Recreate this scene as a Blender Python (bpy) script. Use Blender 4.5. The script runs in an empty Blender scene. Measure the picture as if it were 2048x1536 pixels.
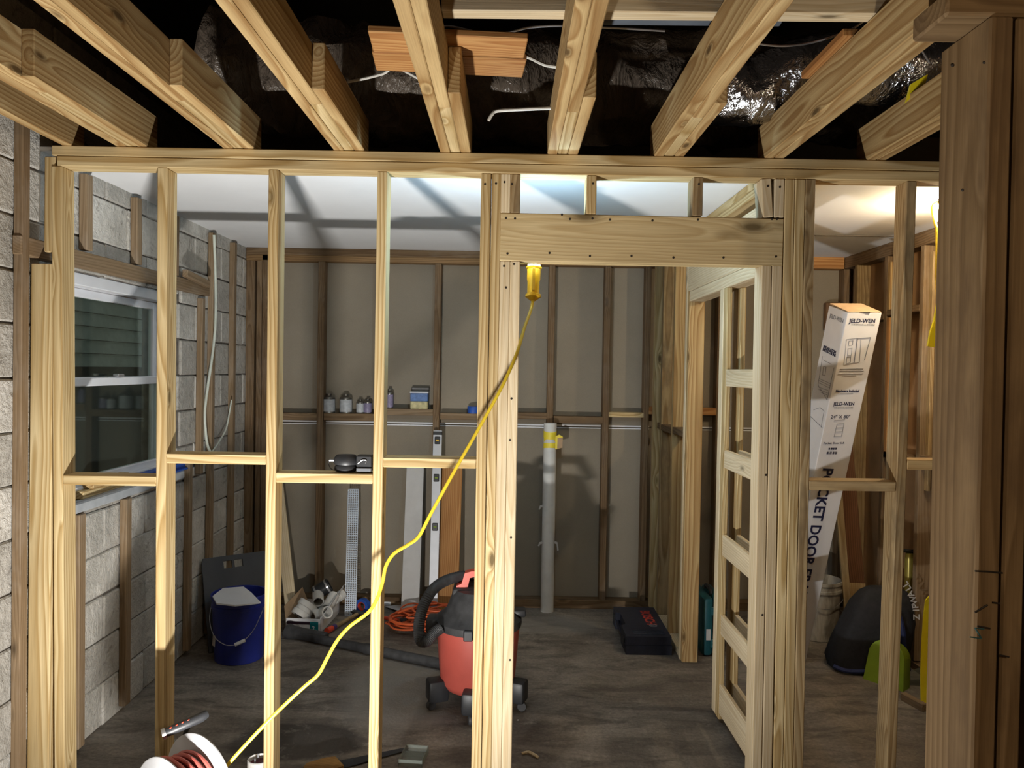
import bpy, bmesh, math, random
from mathutils import Vector, Matrix, noise as mnoise
random.seed(7)
scene = bpy.context.scene
col = scene.collection
V = Vector

# ------------------------------------------------------------------ camera
F = 1540.0                       # focal length in pixels of the 2048 wide frame
CAM = V((0, 0, 1.66))
_p, _r, _y = math.radians(1.04), math.radians(0.95), math.radians(0.26)
_fw = V((math.sin(_y) * math.cos(_p), math.cos(_y) * math.cos(_p), -math.sin(_p)))
_rt0 = V((math.cos(_y), -math.sin(_y), 0)); _up0 = _rt0.cross(_fw)
RT = _rt0 * math.cos(_r) + _up0 * math.sin(_r)
UP = _up0 * math.cos(_r) - _rt0 * math.sin(_r)
cd = bpy.data.cameras.new('camera'); cam = bpy.data.objects.new('camera', cd); col.objects.link(cam)
cd.sensor_width = 36; cd.lens = 36 * F / 2048; cd.clip_start = 0.05
cam.matrix_world = Matrix(((RT.x, UP.x, -_fw.x, CAM.x), (RT.y, UP.y, -_fw.y, CAM.y), (RT.z, UP.z, -_fw.z, CAM.z), (0, 0, 0, 1)))
scene.camera = cam

# ------------------------------------------------------------------ world and exposure
w = bpy.data.worlds.new('night'); scene.world = w; w.use_nodes = True
bg = w.node_tree.nodes['Background']; bg.inputs[0].default_value = (.55, .62, .60, 1); bg.inputs[1].default_value = .13
vs = scene.view_settings
vs.view_transform = 'Standard'; vs.look = 'None'; vs.gamma = 1; vs.use_curve_mapping = False; vs.exposure = 0.0
scene.display_settings.display_device = 'sRGB'
cy = scene.cycles; cy.adaptive_threshold = .03; cy.max_bounces = 5; cy.diffuse_bounces = 3; cy.glossy_bounces = 2; cy.transmission_bounces = 3; cy.transparent_max_bounces = 6; cy.caustics_reflective = False; cy.caustics_refractive = False

WORK_POS, WORK_W = V((-0.70, 1.80, 0.17)), 70.0      # LED work light standing on the floor
DROP_E, BULB_E = 230.0, 780.0                        # fluorescent drop light tube, bare bulb

# ------------------------------------------------------------------ measuring helpers (pixel of the photo -> point on a plane of the room)
def ray(x, y): return _fw * F + RT * (x - 1024) - UP * (y - 768)
def P(x, y, Y): d = ray(x, y); return CAM + d * (Y / d.y)
def PZ(x, y, Z): d = ray(x, y); return CAM + d * ((Z - CAM.z) / d.z)
def PX(x, y, X): d = ray(x, y); return CAM + d * (X / d.x)

# ------------------------------------------------------------------ materials
MATS = {}
def newmat(name):
    m = bpy.data.materials.new(name); m.use_nodes = True; MATS[name] = m
    nt = m.node_tree; return m, nt, nt.nodes['Principled BSDF']
def nd(nt, t, **k):
    n = nt.nodes.new(t)
    for a, v in k.items():
        if a.startswith('i_'):
            key = a[2:]; n.inputs[int(key) if key.isdigit() else key.replace('_', ' ')].default_value = v
        else: setattr(n, a, v)
    return n
def lk(nt, a, b): nt.links.new(a, b)
def rgb(c): return (*c, 1)
def math_(nt, op, a, b=None, c=None):
    n = nd(nt, 'ShaderNodeMath', operation=op)
    for i, v in enumerate((a, b, c)):
        if v is None: continue
        if isinstance(v, (int, float)): n.inputs[i].default_value = v
        else: lk(nt, v, n.inputs[i])
    return n.outputs[0]
def ramp(nt, fac, stops, interp='LINEAR'):
    r = nd(nt, 'ShaderNodeValToRGB'); r.color_ramp.interpolation = interp
    e = r.color_ramp.elements
    while len(e) < len(stops): e.new(.5)
    for s, (p, c) in zip(e, stops): s.position = p; s.color = rgb(c) if len(c) == 3 else c
    lk(nt, fac, r.inputs[0]); return r.outputs[0]
def mixc(nt, fac, a, b, mode='MIX'):
    n = nd(nt, 'ShaderNodeMix', data_type='RGBA', blend_type=mode)
    for i, v in ((0, fac), (6, a), (7, b)):
        if isinstance(v, (int, float)): n.inputs[i].default_value = v
        elif isinstance(v, tuple): n.inputs[i].default_value = rgb(v) if len(v) == 3 else v
        else: lk(nt, v, n.inputs[i])
    return n.outputs[2]
def noise(nt, vec, scale, detail=3, rough=.55, dist=0):
    n = nd(nt, 'ShaderNodeTexNoise'); n.inputs['Scale'].default_value = scale; n.inputs['Detail'].default_value = detail
    n.inputs['Roughness'].default_value = rough; n.inputs['Distortion'].default_value = dist
    if vec is not None: lk(nt, vec, n.inputs['Vector'])
    return n.outputs['Fac']
def mapping(nt, vec, scale=(1, 1, 1), loc=(0, 0, 0)):
    n = nd(nt, 'ShaderNodeMapping'); n.inputs['Scale'].default_value = scale; n.inputs['Location'].default_value = loc
    lk(nt, vec, n.inputs['Vector']); return n.outputs[0]
def bump(nt, bsdf, h, strength, dist):
    b = nd(nt, 'ShaderNodeBump'); b.inputs['Strength'].default_value = strength; b.inputs['Distance'].default_value = dist
    lk(nt, h, b.inputs['Height']); lk(nt, b.outputs[0], bsdf.inputs['Normal'])

def plain(name, c, rough=.55, metal=0, var=.12, scale=12, bmp=0, spec=.5):
    m, nt, b = newmat(name)
    tc = nd(nt, 'ShaderNodeTexCoord')
    f = noise(nt, tc.outputs['Object'], scale, 4)
    lo = tuple(x * (1 - var) for x in c); hi = tuple(min(1, x * (1 + var)) for x in c)
    lk(nt, ramp(nt, f, [(.3, lo), (.7, hi)]), b.inputs['Base Color'])
    b.inputs['Roughness'].default_value = rough; b.inputs['Metallic'].default_value = metal
    b.inputs['Specular IOR Level'].default_value = spec
    if bmp: bump(nt, b, f, .6, bmp)
    return m
def emit(name, c, s):
    m, nt, b = newmat(name)
    b.inputs['Base Color'].default_value = rgb(c); b.inputs['Emission Color'].default_value = rgb(c); b.inputs['Emission Strength'].default_value = s
    return m

def wood(name, light, dark, ring=.012, contrast=1.0, knots=1.0, kr=1.0, rough=.7, dirt=None, dirt_amt=.3, tint=.12):
    """lumber: board length runs along object Z; growth rings around a pith line outside the board"""
    m, nt, b = newmat(name)
    tc = nd(nt, 'ShaderNodeTexCoord'); oi = nd(nt, 'ShaderNodeObjectInfo')
    rnd = oi.outputs['Random']
    sep = nd(nt, 'ShaderNodeSeparateXYZ'); lk(nt, tc.outputs['Object'], sep.inputs[0])
    zoff = math_(nt, 'MULTIPLY', rnd, 37.0)
    x, y, z = sep.outputs[0], sep.outputs[1], math_(nt, 'ADD', sep.outputs[2], zoff)
    cmb = nd(nt, 'ShaderNodeCombineXYZ'); lk(nt, x, cmb.inputs[0]); lk(nt, y, cmb.inputs[1]); lk(nt, z, cmb.inputs[2])
    P0 = cmb.outputs[0]
    r2 = math_(nt, 'FRACT', math_(nt, 'MULTIPLY', rnd, 7.31)); r3 = math_(nt, 'FRACT', math_(nt, 'MULTIPLY', rnd, 13.77))
    ox = math_(nt, 'MULTIPLY_ADD', r2, .10, -.05); oy = math_(nt, 'MULTIPLY_ADD', r3, .10, -.02)
    wob = noise(nt, mapping(nt, P0, (3, 3, .9)), 1.0, 1); wob2 = noise(nt, mapping(nt, P0, (3, 3, .8), (5, 5, 5)), 1.0, 1)
    # knots: stretched voronoi cells
    vo = nd(nt, 'ShaderNodeTexVoronoi'); vo.inputs['Scale'].default_value = 1.0; vo.inputs['Randomness'].default_value = 1
    lk(nt, mapping(nt, P0, (9, 9, 3.0)), vo.inputs['Vector'])
    kd = vo.outputs['Distance']
    kpush = math_(nt, 'MULTIPLY', math_(nt, 'POWER', 2.718, math_(nt, 'MULTIPLY', kd, -9.0)), .05 * knots)
    xx = math_(nt, 'ADD', math_(nt, 'ADD', x, ox), math_(nt, 'MULTIPLY_ADD', wob, .09, -.045))
    yy = math_(nt, 'ADD', math_(nt, 'ADD', y, oy), math_(nt, 'MULTIPLY_ADD', wob2, .09, -.045))
    rr = math_(nt, 'SQRT', math_(nt, 'ADD', math_(nt, 'MULTIPLY', xx, xx), math_(nt, 'MULTIPLY', yy, yy)))
    rr = math_(nt, 'ADD', rr, kpush)
    fr = math_(nt, 'FRACT', math_(nt, 'DIVIDE', rr, ring))
    mid = tuple(l * .55 + d * .45 for l, d in zip(light, dark))
    dk = tuple(l + (d - l) * contrast for l, d in zip(light, dark))
    md = tuple(l + (d - l) * contrast * .45 for l, d in zip(light, dark))
    cr = ramp(nt, fr, [(0, light), (.45, md), (.82, dk), (.93, md), (1, light)])
    fib = noise(nt, mapping(nt, P0, (260, 260, 5)), 1.0, 2, .7)
    cr = mixc(nt, .55, cr, ramp(nt, fib, [(.25, (.62, .58, .52)), (.6, (1.0, 1.0, 1.0)), (.8, (1.12, 1.12, 1.12))]), 'MULTIPLY')
    big = noise(nt, mapping(nt, P0, (4, 4, 1.1), (2, 9, 1)), 1.0, 2)
    cr = mixc(nt, 1.0, cr, ramp(nt, big, [(.3, (1 - tint * 1.6, 1 - tint * 1.9, 1 - tint * 2.3)), (.65, (1.04, 1.04, 1.04))]), 'MULTIPLY')
    tn = ramp(nt, r2, [(0, (1 - tint, 1 - tint * 1.25, 1 - tint * 1.6)), (1, (1 + tint * .5, 1 + tint * .5, 1 + tint * .5))])
    cr = mixc(nt, 1.0, cr, tn, 'MULTIPLY')
    if knots:
        kf = ramp(nt, kd, [(.055 * kr, (1, 1, 1)), (.085 * kr, (.55, .55, .55)), (.15 * kr, (0, 0, 0))])
        cr = mixc(nt, kf, cr, tuple(d * .32 for d in dark))
    if dirt:
        dn = noise(nt, mapping(nt, tc.outputs['Object'], (6, 6, 2.2)), 1.0, 4, .7)
        cr = mixc(nt, math_(nt, 'MULTIPLY', ramp(nt, dn, [(.48, (0, 0, 0)), (.62, (1, 1, 1))]), dirt_amt), cr, dirt)
    lk(nt, cr, b.inputs['Base Color']); b.inputs['Roughness'].default_value = rough
    b.inputs['Specular IOR Level'].default_value = .25
    bump(nt, b, fib, .3, .001)
    return m

PINE = wood('pine_new', (.75, .615, .36), (.46, .315, .13), ring=.013, contrast=1.0)
PINE2 = wood('pine_joist', (.68, .515, .27), (.40, .24, .095), ring=.015, contrast=1.0, tint=.16)
PINEP = wood('pine_pale', (.78, .68, .49), (.60, .46, .27), ring=.012, contrast=.7, knots=.7)
PINEW = wood('pine_weathered', (.50, .385, .22), (.29, .19, .085), ring=.012, contrast=1.0, dirt=(.12, .085, .05), dirt_amt=.6)
ORANGE = wood('fir_orange', (.56, .31, .12), (.36, .15, .045), ring=.012, contrast=.9, knots=.5)
PINEH = wood('pine_header', (.72, .60, .36), (.50, .36, .17), ring=.010, contrast=.65, kr=1.9)
OLD = wood('old_brown_lumber', (.225, .150, .083), (.125, .076, .037), ring=.012, contrast=.9, dirt=(.40, .36, .30), dirt_amt=.12)
OLDP = wood('old_post_lumber', (.28, .19, .10), (.17, .108, .05), ring=.016, contrast=.9, knots=.6, dirt=(.10, .06, .03), dirt_amt=.5)
FURR = wood('furring_brown', (.31, .225, .14), (.20, .135, .075), ring=.012, contrast=.8, knots=.3, dirt=(.5, .46, .4), dirt_amt=.15)

def m_floor():
    m, nt, b = newmat('concrete_floor')
    tc = nd(nt, 'ShaderNodeTexCoord'); o = tc.outputs['Object']
    n1 = noise(nt, o, 1.6, 6, .64, .6); n2 = noise(nt, mapping(nt, o, (2.2, 7, 1)), 1.0, 5, .7, .8); n3 = noise(nt, o, 60, 3, .7)
    c = ramp(nt, n1, [(.3, (.120, .100, .080)), (.5, (.205, .178, .148)), (.7, (.310, .275, .232))])
    c = mixc(nt, ramp(nt, n2, [(.44, (0, 0, 0)), (.62, (.8, .8, .8))]), c, (.080, .067, .056))
    c = mixc(nt, .5, c, ramp(nt, n3, [(.3, (.45, .45, .45)), (.7, (1.45, 1.45, 1.45))]), 'MULTIPLY')
    sep = nd(nt, 'ShaderNodeSeparateXYZ'); lk(nt, o, sep.inputs[0])
    edge = noise(nt, o, 3.5, 5, .6)
    def blob(cx, cy, rx, ry, soft, hard=.25):
        dx = math_(nt, 'DIVIDE', math_(nt, 'SUBTRACT', sep.outputs[0], cx), rx); dy = math_(nt, 'DIVIDE', math_(nt, 'SUBTRACT', sep.outputs[1], cy), ry)
        d = math_(nt, 'SQRT', math_(nt, 'ADD', math_(nt, 'MULTIPLY', dx, dx), math_(nt, 'MULTIPLY', dy, dy)))
        d = math_(nt, 'ADD', d, math_(nt, 'MULTIPLY_ADD', edge, soft, -soft / 2))
        return ramp(nt, d, [(.9 - hard, (1, 1, 1)), (.9 + .05, (0, 0, 0))])
    c = mixc(nt, math_(nt, 'MULTIPLY', blob(-.48, 4.0, .42, .62, .6), .75), c, (.25, .23, .205))      # trowelled patch
    c = mixc(nt, math_(nt, 'MULTIPLY', blob(.30, 5.0, .42, .22, .5), .6), c, (.28, .26, .235))        # patch round the pipe
    c = mixc(nt, math_(nt, 'MULTIPLY', blob(-.92, 3.38, .34, .20, .7, .1), .85), c, (.040, .034, .029))  # oil stain
    dust = noise(nt, mapping(nt, o, (1, 1, 1), (3, 3, 0)), 9, 8, .75)
    c = mixc(nt, ramp(nt, dust, [(.56, (0, 0, 0)), (.72, (.6, .6, .6))]), c, (.36, .33, .285))
    lk(nt, c, b.inputs['Base Color']); b.inputs['Roughness'].default_value = .8
    bump(nt, b, n3, .4, .004)
    return m
def m_block():
    m, nt, b = newmat('painted_block')
    tc = nd(nt, 'ShaderNodeTexCoord'); oi = nd(nt, 'ShaderNodeObjectInfo'); g = nd(nt, 'ShaderNodeNewGeometry')
    o = g.outputs['Position']
    n1 = noise(nt, o, 4, 4, .65); n2 = noise(nt, o, 45, 3, .7); n3 = noise(nt, o, 11, 5, .75, 1.5)
    c = ramp(nt, n1, [(.3, (.42, .40, .36)), (.55, (.57, .545, .50)), (.75, (.70, .68, .64))])
    c = mixc(nt, ramp(nt, n3, [(.57, (0, 0, 0)), (.70, (.8, .8, .8))]), c, (.22, .195, .165))
    c = mixc(nt, .35, c, ramp(nt, n2, [(.3, (.6, .6, .6)), (.7, (1.2, 1.2, 1.2))]), 'MULTIPLY')
    c = mixc(nt, 1.0, c, ramp(nt, oi.outputs['Random'], [(0, (.78, .77, .75)), (1, (1.06, 1.06, 1.05))]), 'MULTIPLY')
    lk(nt, c, b.inputs['Base Color']); b.inputs['Roughness'].default_value = .9
    bump(nt, b, math_(nt, 'ADD', n3, math_(nt, 'MULTIPLY', n2, .6)), 1.0, .012)
    return m
def m_board():
    m, nt, b = newmat('drywall_back_paper')
    tc = nd(nt, 'ShaderNodeTexCoord'); g = nd(nt, 'ShaderNodeNewGeometry'); o = g.outputs['Position']
    n1 = noise(nt, o, 1.3, 6, .6); n2 = noise(nt, o, 14, 6, .75); n3 = noise(nt, mapping(nt, o, (220, 1, 220)), 1, 3)
    c = ramp(nt, n1, [(.3, (.225, .190, .140)), (.7, (.290, .248, .188))])
    c = mixc(nt, .25, c, ramp(nt, n3, [(.3, (.8, .8, .8)), (.7, (1.15, 1.15, 1.15))]), 'MULTIPLY')
    c = mixc(nt, ramp(nt, n2, [(.70, (0, 0, 0)), (.76, (.5, .5, .5))]), c, (.45, .43, .40))
    lk(nt, c, b.inputs['Base Color']); b.inputs['Roughness'].default_value = .85
    return m
def m_foil(name, c, metal, rough, st):
    m, nt, b = newmat(name)
    tc = nd(nt, 'ShaderNodeTexCoord'); o = tc.outputs['Object']
    n1 = noise(nt, mapping(nt, o, (9, 5, 5)), 1.0, 5, .6, 2.0); n2 = noise(nt, mapping(nt, o, (40, 14, 14)), 1.0, 3)
    lk(nt, ramp(nt, n1, [(.3, tuple(x * .6 for x in c)), (.7, c)]), b.inputs['Base Color'])
    b.inputs['Metallic'].default_value = metal; b.inputs['Roughness'].default_value = rough
    bump(nt, b, math_(nt, 'ADD', n1, math_(nt, 'MULTIPLY', n2, .35)), 1.0, st)
    return m
def m_glass(name, tint=(.88, .94, .90), gl=.035):
    m, nt, b = newmat(name); out = nt.nodes['Material Output']
    t = nd(nt, 'ShaderNodeBsdfTransparent'); t.inputs[0].default_value = rgb(tint)
    g = nd(nt, 'ShaderNodeBsdfGlossy'); g.inputs['Roughness'].default_value = .03; g.inputs['Color'].default_value = (.9, 1, .95, 1)
    lw = nd(nt, 'ShaderNodeLayerWeight'); lw.inputs[0].default_value = .5
    fr = math_(nt, 'MULTIPLY_ADD', math_(nt, 'POWER', lw.outputs['Facing'], 5.0), .96, .04)   # Schlick, the same from both sides of the thin pane
    mx = nd(nt, 'ShaderNodeMixShader'); lk(nt, fr, mx.inputs[0]); lk(nt, t.outputs[0], mx.inputs[1]); lk(nt, g.outputs[0], mx.inputs[2])
    df = nd(nt, 'ShaderNodeBsdfDiffuse'); df.inputs[0].default_value = (.30, .34, .31, 1)
    m2 = nd(nt, 'ShaderNodeMixShader'); m2.inputs[0].default_value = gl
    lk(nt, mx.outputs[0], m2.inputs[1]); lk(nt, df.outputs[0], m2.inputs[2]); lk(nt, m2.outputs[0], out.inputs[0])
    return m
FLOOR = m_floor(); BLOCK = m_block(); KRAFT = m_board()
CEIL = plain('white_ceiling_board', (.86, .87, .88), .9, var=.03, scale=3)
MORTAR = plain('mortar_dark', (.16, .14, .12), .95, var=.4, scale=20)
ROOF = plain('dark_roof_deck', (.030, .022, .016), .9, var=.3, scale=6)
SHEATH = plain('orange_sheathing', (.30, .17, .075), .8, var=.25, scale=4)
BLKFOIL = m_foil('black_duct_wrap', (.14, .112, .088), .0, .20, .04)
SILFOIL = m_foil('silver_duct_foil', (.62, .62, .64), 1.0, .18, .02)
WHITEV = plain('white_vinyl', (.78, .79, .82), .4, var=.03)
GLASS = m_glass('window_glass')
SIDING = plain('siding_grey_green', (.70, .76, .70), .7, var=.1)
DARK = plain('dark_outdoors', (.010, .012, .011), .9)
YEL = plain('yellow_plastic', (.80, .46, .02), .35, var=.08)
YELCORD = plain('yellow_cord_jacket', (.85, .62, .04), .4, var=.05)
YELTAPE = plain('yellow_tape', (.82, .66, .05), .45, var=.1)
LEMON = plain('lemon_sheet', (.95, .80, .02), .4, var=.05)
TUBE = emit('fluorescent_tube', (.46, .74, 1.0), DROP_E)
BULB = emit('warm_bulb', (1.0, .80, .52), BULB_E)
LED = plain('led_lens', (.8, .8, .85), .3)
BLKP = plain('black_plastic', (.022, .023, .026), .45, var=.2)
BLKD = plain('dusty_black_plastic', (.040, .040, .042), .6, var=.35, scale=25)
GREYP = plain('dark_grey_board', (.030, .032, .038), .6, var=.2, scale=6)
BLUE = plain('blue_bucket_plastic', (.018, .030, .24), .35, var=.15)
BLUET = plain('blue_tape', (.02, .09, .42), .5)
REDV = plain('red_vacuum_tank', (.42, .075, .055), .5, var=.12, scale=5)
REDB = plain('bright_red_plastic', (.72, .07, .03), .4)
ORCORD = plain('orange_cord_jacket', (.62, .11, .03), .45, var=.1)
STEEL = plain('bright_steel', (.62, .63, .66), .3, metal=.9, var=.1)
ALU = plain('aluminium_level', (.50, .51, .54), .45, metal=.2, var=.06)
TIN = plain('can_tin', (.22, .21, .19), .3, metal=.8, var=.15)  # tone darkened to carry the shade on the domed can tops
CANLBL = plain('can_label_grey', (.50, .52, .54), .5, var=.15, scale=60)
CANLBLP = plain('can_label_purple', (.25, .22, .34), .5, var=.2, scale=60)
PVC = plain('white_pvc', (.66, .65, .62), .35, var=.08)
PVCD = plain('pvc_inside', (.22, .19, .15), .7)
CARD = plain('white_carton', (.74, .74, .76), .6, var=.03)
KRAFTB = plain('brown_carton', (.40, .27, .16), .8, var=.1)
INK = plain('navy_ink', (.012, .014, .055), .6)
INKG = plain('grey_ink', (.22, .23, .26), .6)
TEAL = plain('teal_case_plastic', (.010, .085, .105), .45, var=.15)
TEALI = plain('teal_print', (.0, .17, .19), .5)
NAVY = plain('navy_case_plastic', (.016, .020, .038), .5, var=.2, scale=30)
BAG = plain('black_bag_fabric', (.012, .013, .018), .85, var=.3, scale=40)
BAGB = plain('blue_bag_trim', (.012, .022, .10), .7)
GREEN = plain('green_plastic', (.20, .30, .015), .4, var=.12)
GOLD = plain('gold_green_tube', (.36, .30, .07), .3, metal=.4)
PAPER = plain('off_white_board', (.52, .51, .50), .8, var=.06)
PLYL = plain('concrete_sill', (.40, .42, .44), .8, var=.15, scale=14)
CABLE = plain('pale_cable', (.62, .66, .58), .5)
WIREW = plain('white_wire', (.72, .70, .64), .5)
COPPER = plain('copper_pipe', (.36, .13, .06), .35, metal=.7)
BLUEPIPE = plain('blue_grey_pipe', (.10, .12, .15), .6)
REDCORD = plain('red_reel_cord', (.42, .09, .07), .5)
REELW = plain('reel_white', (.40, .40, .41), .35, var=.1)
PERF = plain('grey_blue_mesh', (.42, .47, .54), .5, metal=.3)
OSB = wood('osb_scrap', (.50, .36, .18), (.36, .23, .10), knots=.3)
NAIL = plain('nail_dark', (.03, .022, .016), .6, metal=.3)
CLEAR = m_glass('clear_plastic', (.92, .92, .92), .25)
MAROON = plain('maroon_plastic', (.10, .012, .02), .5)
OUTBOX = plain('old_box_brown', (.16, .085, .04), .7)

# ------------------------------------------------------------------ building helpers
WORLDF = {}
def ident(o, label=None, cat=None, group=None, kind=None):
    if label: o['label'] = label
    if cat: o['category'] = cat
    if group: o['group'] = group
    if kind: o['kind'] = kind
    return o
def thing(name, label, cat, loc, rot=(0, 0, 0), group=None, kind=None, world=False):
    o = bpy.data.objects.new(name, None); col.objects.link(o); o.empty_display_size = .05
    o.location = loc; o.rotation_euler = rot
    ident(o, label, cat, group, kind)
    if world: WORLDF[o] = Matrix.Translation(loc).inverted()
    return o
def link(name, me, mat, parent=None, M=None):
    o = bpy.data.objects.new(name, me); col.objects.link(o)
    if mat is not None and not me.materials: me.materials.append(mat)
    M = M or Matrix.Identity(4)
    if parent is not None:
        o.parent = parent
        if parent in WORLDF: M = WORLDF[parent] @ M
    o.matrix_basis = M
    return o

class MB:
    def __init__(s): s.bm = bmesh.new()
    def quadbox(s, lo, hi, bev=0):
        lo, hi = V(lo), V(hi)
        r = bmesh.ops.create_cube(s.bm, size=1)
        for v in r['verts']: v.co = V(((lo.x + hi.x) / 2 + v.co.x * (hi.x - lo.x), (lo.y + hi.y) / 2 + v.co.y * (hi.y - lo.y), (lo.z + hi.z) / 2 + v.co.z * (hi.z - lo.z)))
        if bev:
            es = list({e for v in r['verts'] for e in v.link_edges})
            bmesh.ops.bevel(s.bm, geom=es, offset=bev, segments=2 if bev > .006 else 1, affect='EDGES', profile=.5)
        return s
    def ring(s, c, u, v, r, n): return [s.bm.verts.new(c + u * (r * math.cos(2 * math.pi * i / n)) + v * (r * math.sin(2 * math.pi * i / n))) for i in range(n)]
    def bridge(s, a, b):
        n = len(a)
        for i in range(n): s.bm.faces.new((a[i], a[(i + 1) % n], b[(i + 1) % n], b[i]))
    def tube(s, pts, r, n=8, caps=True, closed=False):
        pts = [V(p) for p in pts]; k = len(pts); rs = r if isinstance(r, (list, tuple)) else [r] * k
        t0 = (pts[1] - pts[0]).normalized(); u = t0.orthogonal().normalized(); rings = []
        for i in range(k):
            t = (pts[min(i + 1, k - 1)] - pts[max(i - 1, 0)])
            if closed: t = pts[(i + 1) % k] - pts[i - 1]
            t.normalize(); u = (u - t * u.dot(t))
            if u.length < 1e-6: u = t.orthogonal()
            u.normalize(); rings.append(s.ring(pts[i], u, t.cross(u), rs[i], n))
        for i in range(k - 1): s.bridge(rings[i], rings[i + 1])
        if closed: s.bridge(rings[-1], rings[0])
        elif caps: s.bm.faces.new(rings[0][::-1]); s.bm.faces.new(rings[-1])
        return s
    def lathe(s, prof, n=28, c=(0, 0, 0), axis=(0, 0, 1), sx=1, sy=1):
        """profile (radius, height) swept about an axis; zero radius closes it"""
        c, ax = V(c), V(axis).normalized(); u = ax.orthogonal().normalized() if abs(ax.z) < .999 else V((1, 0, 0)); v = ax.cross(u); rings = []
        for r, h in prof:
            if r < 1e-6: rings.append([s.bm.verts.new(c + ax * h)])
            else: rings.append([s.bm.verts.new(c + ax * h + u * (sx * r * math.cos(2 * math.pi * i / n)) + v * (sy * r * math.sin(2 * math.pi * i / n))) for i in range(n)])
        for a, b in zip(rings, rings[1:]):
            if len(a) == 1 and len(b) == 1: continue
            if len(a) == 1:
                for i in range(n): s.bm.faces.new((a[0], b[(i + 1) % n], b[i]))
            elif len(b) == 1:
                for i in range(n): s.bm.faces.new((a[i], a[(i + 1) % n], b[0]))
            else: s.bridge(a, b)
        return s
    def prism(s, poly, d, M=None):
        """polygon of (x, y) extruded by d along +z, then moved by M"""
        M = M or Matrix.Identity(4)
        a = [s.bm.verts.new(M @ V((x, y, 0))) for x, y in poly]; b = [s.bm.verts.new(M @ V((x, y, d))) for x, y in poly]
        s.bm.faces.new(a[::-1]); s.bm.faces.new(b); s.bridge(a, b); return s
    def hexa(s, b4, t4):
        a = [s.bm.verts.new(V(p)) for p in b4]; b = [s.bm.verts.new(V(p)) for p in t4]
        s.bm.faces.new(a[::-1]); s.bm.faces.new(b); s.bridge(a, b); return s
    def quad(s, pts): s.bm.faces.new([s.bm.verts.new(V(p)) for p in pts]); return s
    def bev(s, off, seg=2, ang=.6):
        es = [e for e in s.bm.edges if len(e.link_faces) == 2 and e.calc_face_angle(0) > ang]
        bmesh.ops.bevel(s.bm, geom=es, offset=off, segments=seg, affect='EDGES', profile=.5); return s
    def build(s, name, mat, parent=None, M=None, smooth=False):
        bmesh.ops.recalc_face_normals(s.bm, faces=s.bm.faces[:])
        me = bpy.data.meshes.new(name); s.bm.to_mesh(me); s.bm.free()
        if smooth:
            for p in me.polygons: p.use_smooth = True
            me.set_sharp_from_angle(angle=math.radians(38))
        return link(name, me, mat, parent, M)

def board(name, parent, a, b, w, d, mat, wdir=(1, 0, 0), bev=.003, twist=0, cut=None):
    """lumber from a to b (centre line); w along wdir, d across; grain runs along local Z"""
    a, b = V(a), V(b); ax = b - a; L = ax.length; ax.normalize()
    u = V(wdir); u = (u - ax * u.dot(ax)).normalized(); v = ax.cross(u)
    m = MB(); m.quadbox((-w / 2, -d / 2, 0), (w / 2, d / 2, L))
    if cut: cut(m.bm, L)
    es = m.bm.edges[:]
    if bev: bmesh.ops.bevel(m.bm, geom=es, offset=bev, segments=1, affect='EDGES')
    if twist:
        for vv in m.bm.verts:
            t = vv.co.z / L * twist; c, s_ = math.cos(t), math.sin(t); vv.co.x, vv.co.y = vv.co.x * c - vv.co.y * s_, vv.co.x * s_ + vv.co.y * c
    M = Matrix(((u.x, v.x, ax.x, a.x), (u.y, v.y, ax.y, a.y), (u.z, v.z, ax.z, a.z), (0, 0, 0, 1)))
    return m.build(name, mat, parent, M)

def spline(pts, k=8):
    """Catmull-Rom through the points"""
    pts = [V(p) for p in pts]; out = []
    for i in range(len(pts) - 1):
        p0, p1, p2, p3 = pts[max(i - 1, 0)], pts[i], pts[i + 1], pts[min(i + 2, len(pts) - 1)]
        for j in range(k):
            t = j / k
            out.append(.5 * ((2 * p1) + (p2 - p0) * t + (2 * p0 - 5 * p1 + 4 * p2 - p3) * t * t + (3 * p1 - p0 - 3 * p2 + p3) * t ** 3))
    out.append(pts[-1]); return out

def text(name, s, size, mat, parent, M, align='CENTER', sx=1.0, bold=0.0):
    c = bpy.data.curves.new(name, 'FONT'); c.body = s; c.size = size; c.align_x = align; c.align_y = 'CENTER'; c.extrude = .0004; c.offset = bold; c.resolution_u = 3
    t = bpy.data.objects.new(name + '_tmp', c); col.objects.link(t)
    dg = bpy.context.evaluated_depsgraph_get(); dg.update()
    me = bpy.data.meshes.new_from_object(t.evaluated_get(dg)); bpy.data.objects.remove(t); bpy.data.curves.remove(c)
    me.materials.clear()
    for v in me.vertices: v.co.x *= sx
    return link(name, me, mat, parent, M)
def frame(o, x, y):
    """matrix with origin o, local x and y axes"""
    x, y = V(x).normalized(), V(y); y = (y - x * y.dot(x)).normalized(); z = x.cross(y)
    return Matrix(((x.x, y.x, z.x, o[0]), (x.y, y.y, z.y, o[1]), (x.z, y.z, z.z, o[2]), (0, 0, 0, 1)))

# ================================================================== THE SETTING
YF, YB, XL, XR, ZC, T = 2.93, 5.35, -1.83, 2.32, 2.48, .089
def struct(o, label, cat): return ident(o, label, cat, kind='structure')

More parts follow.
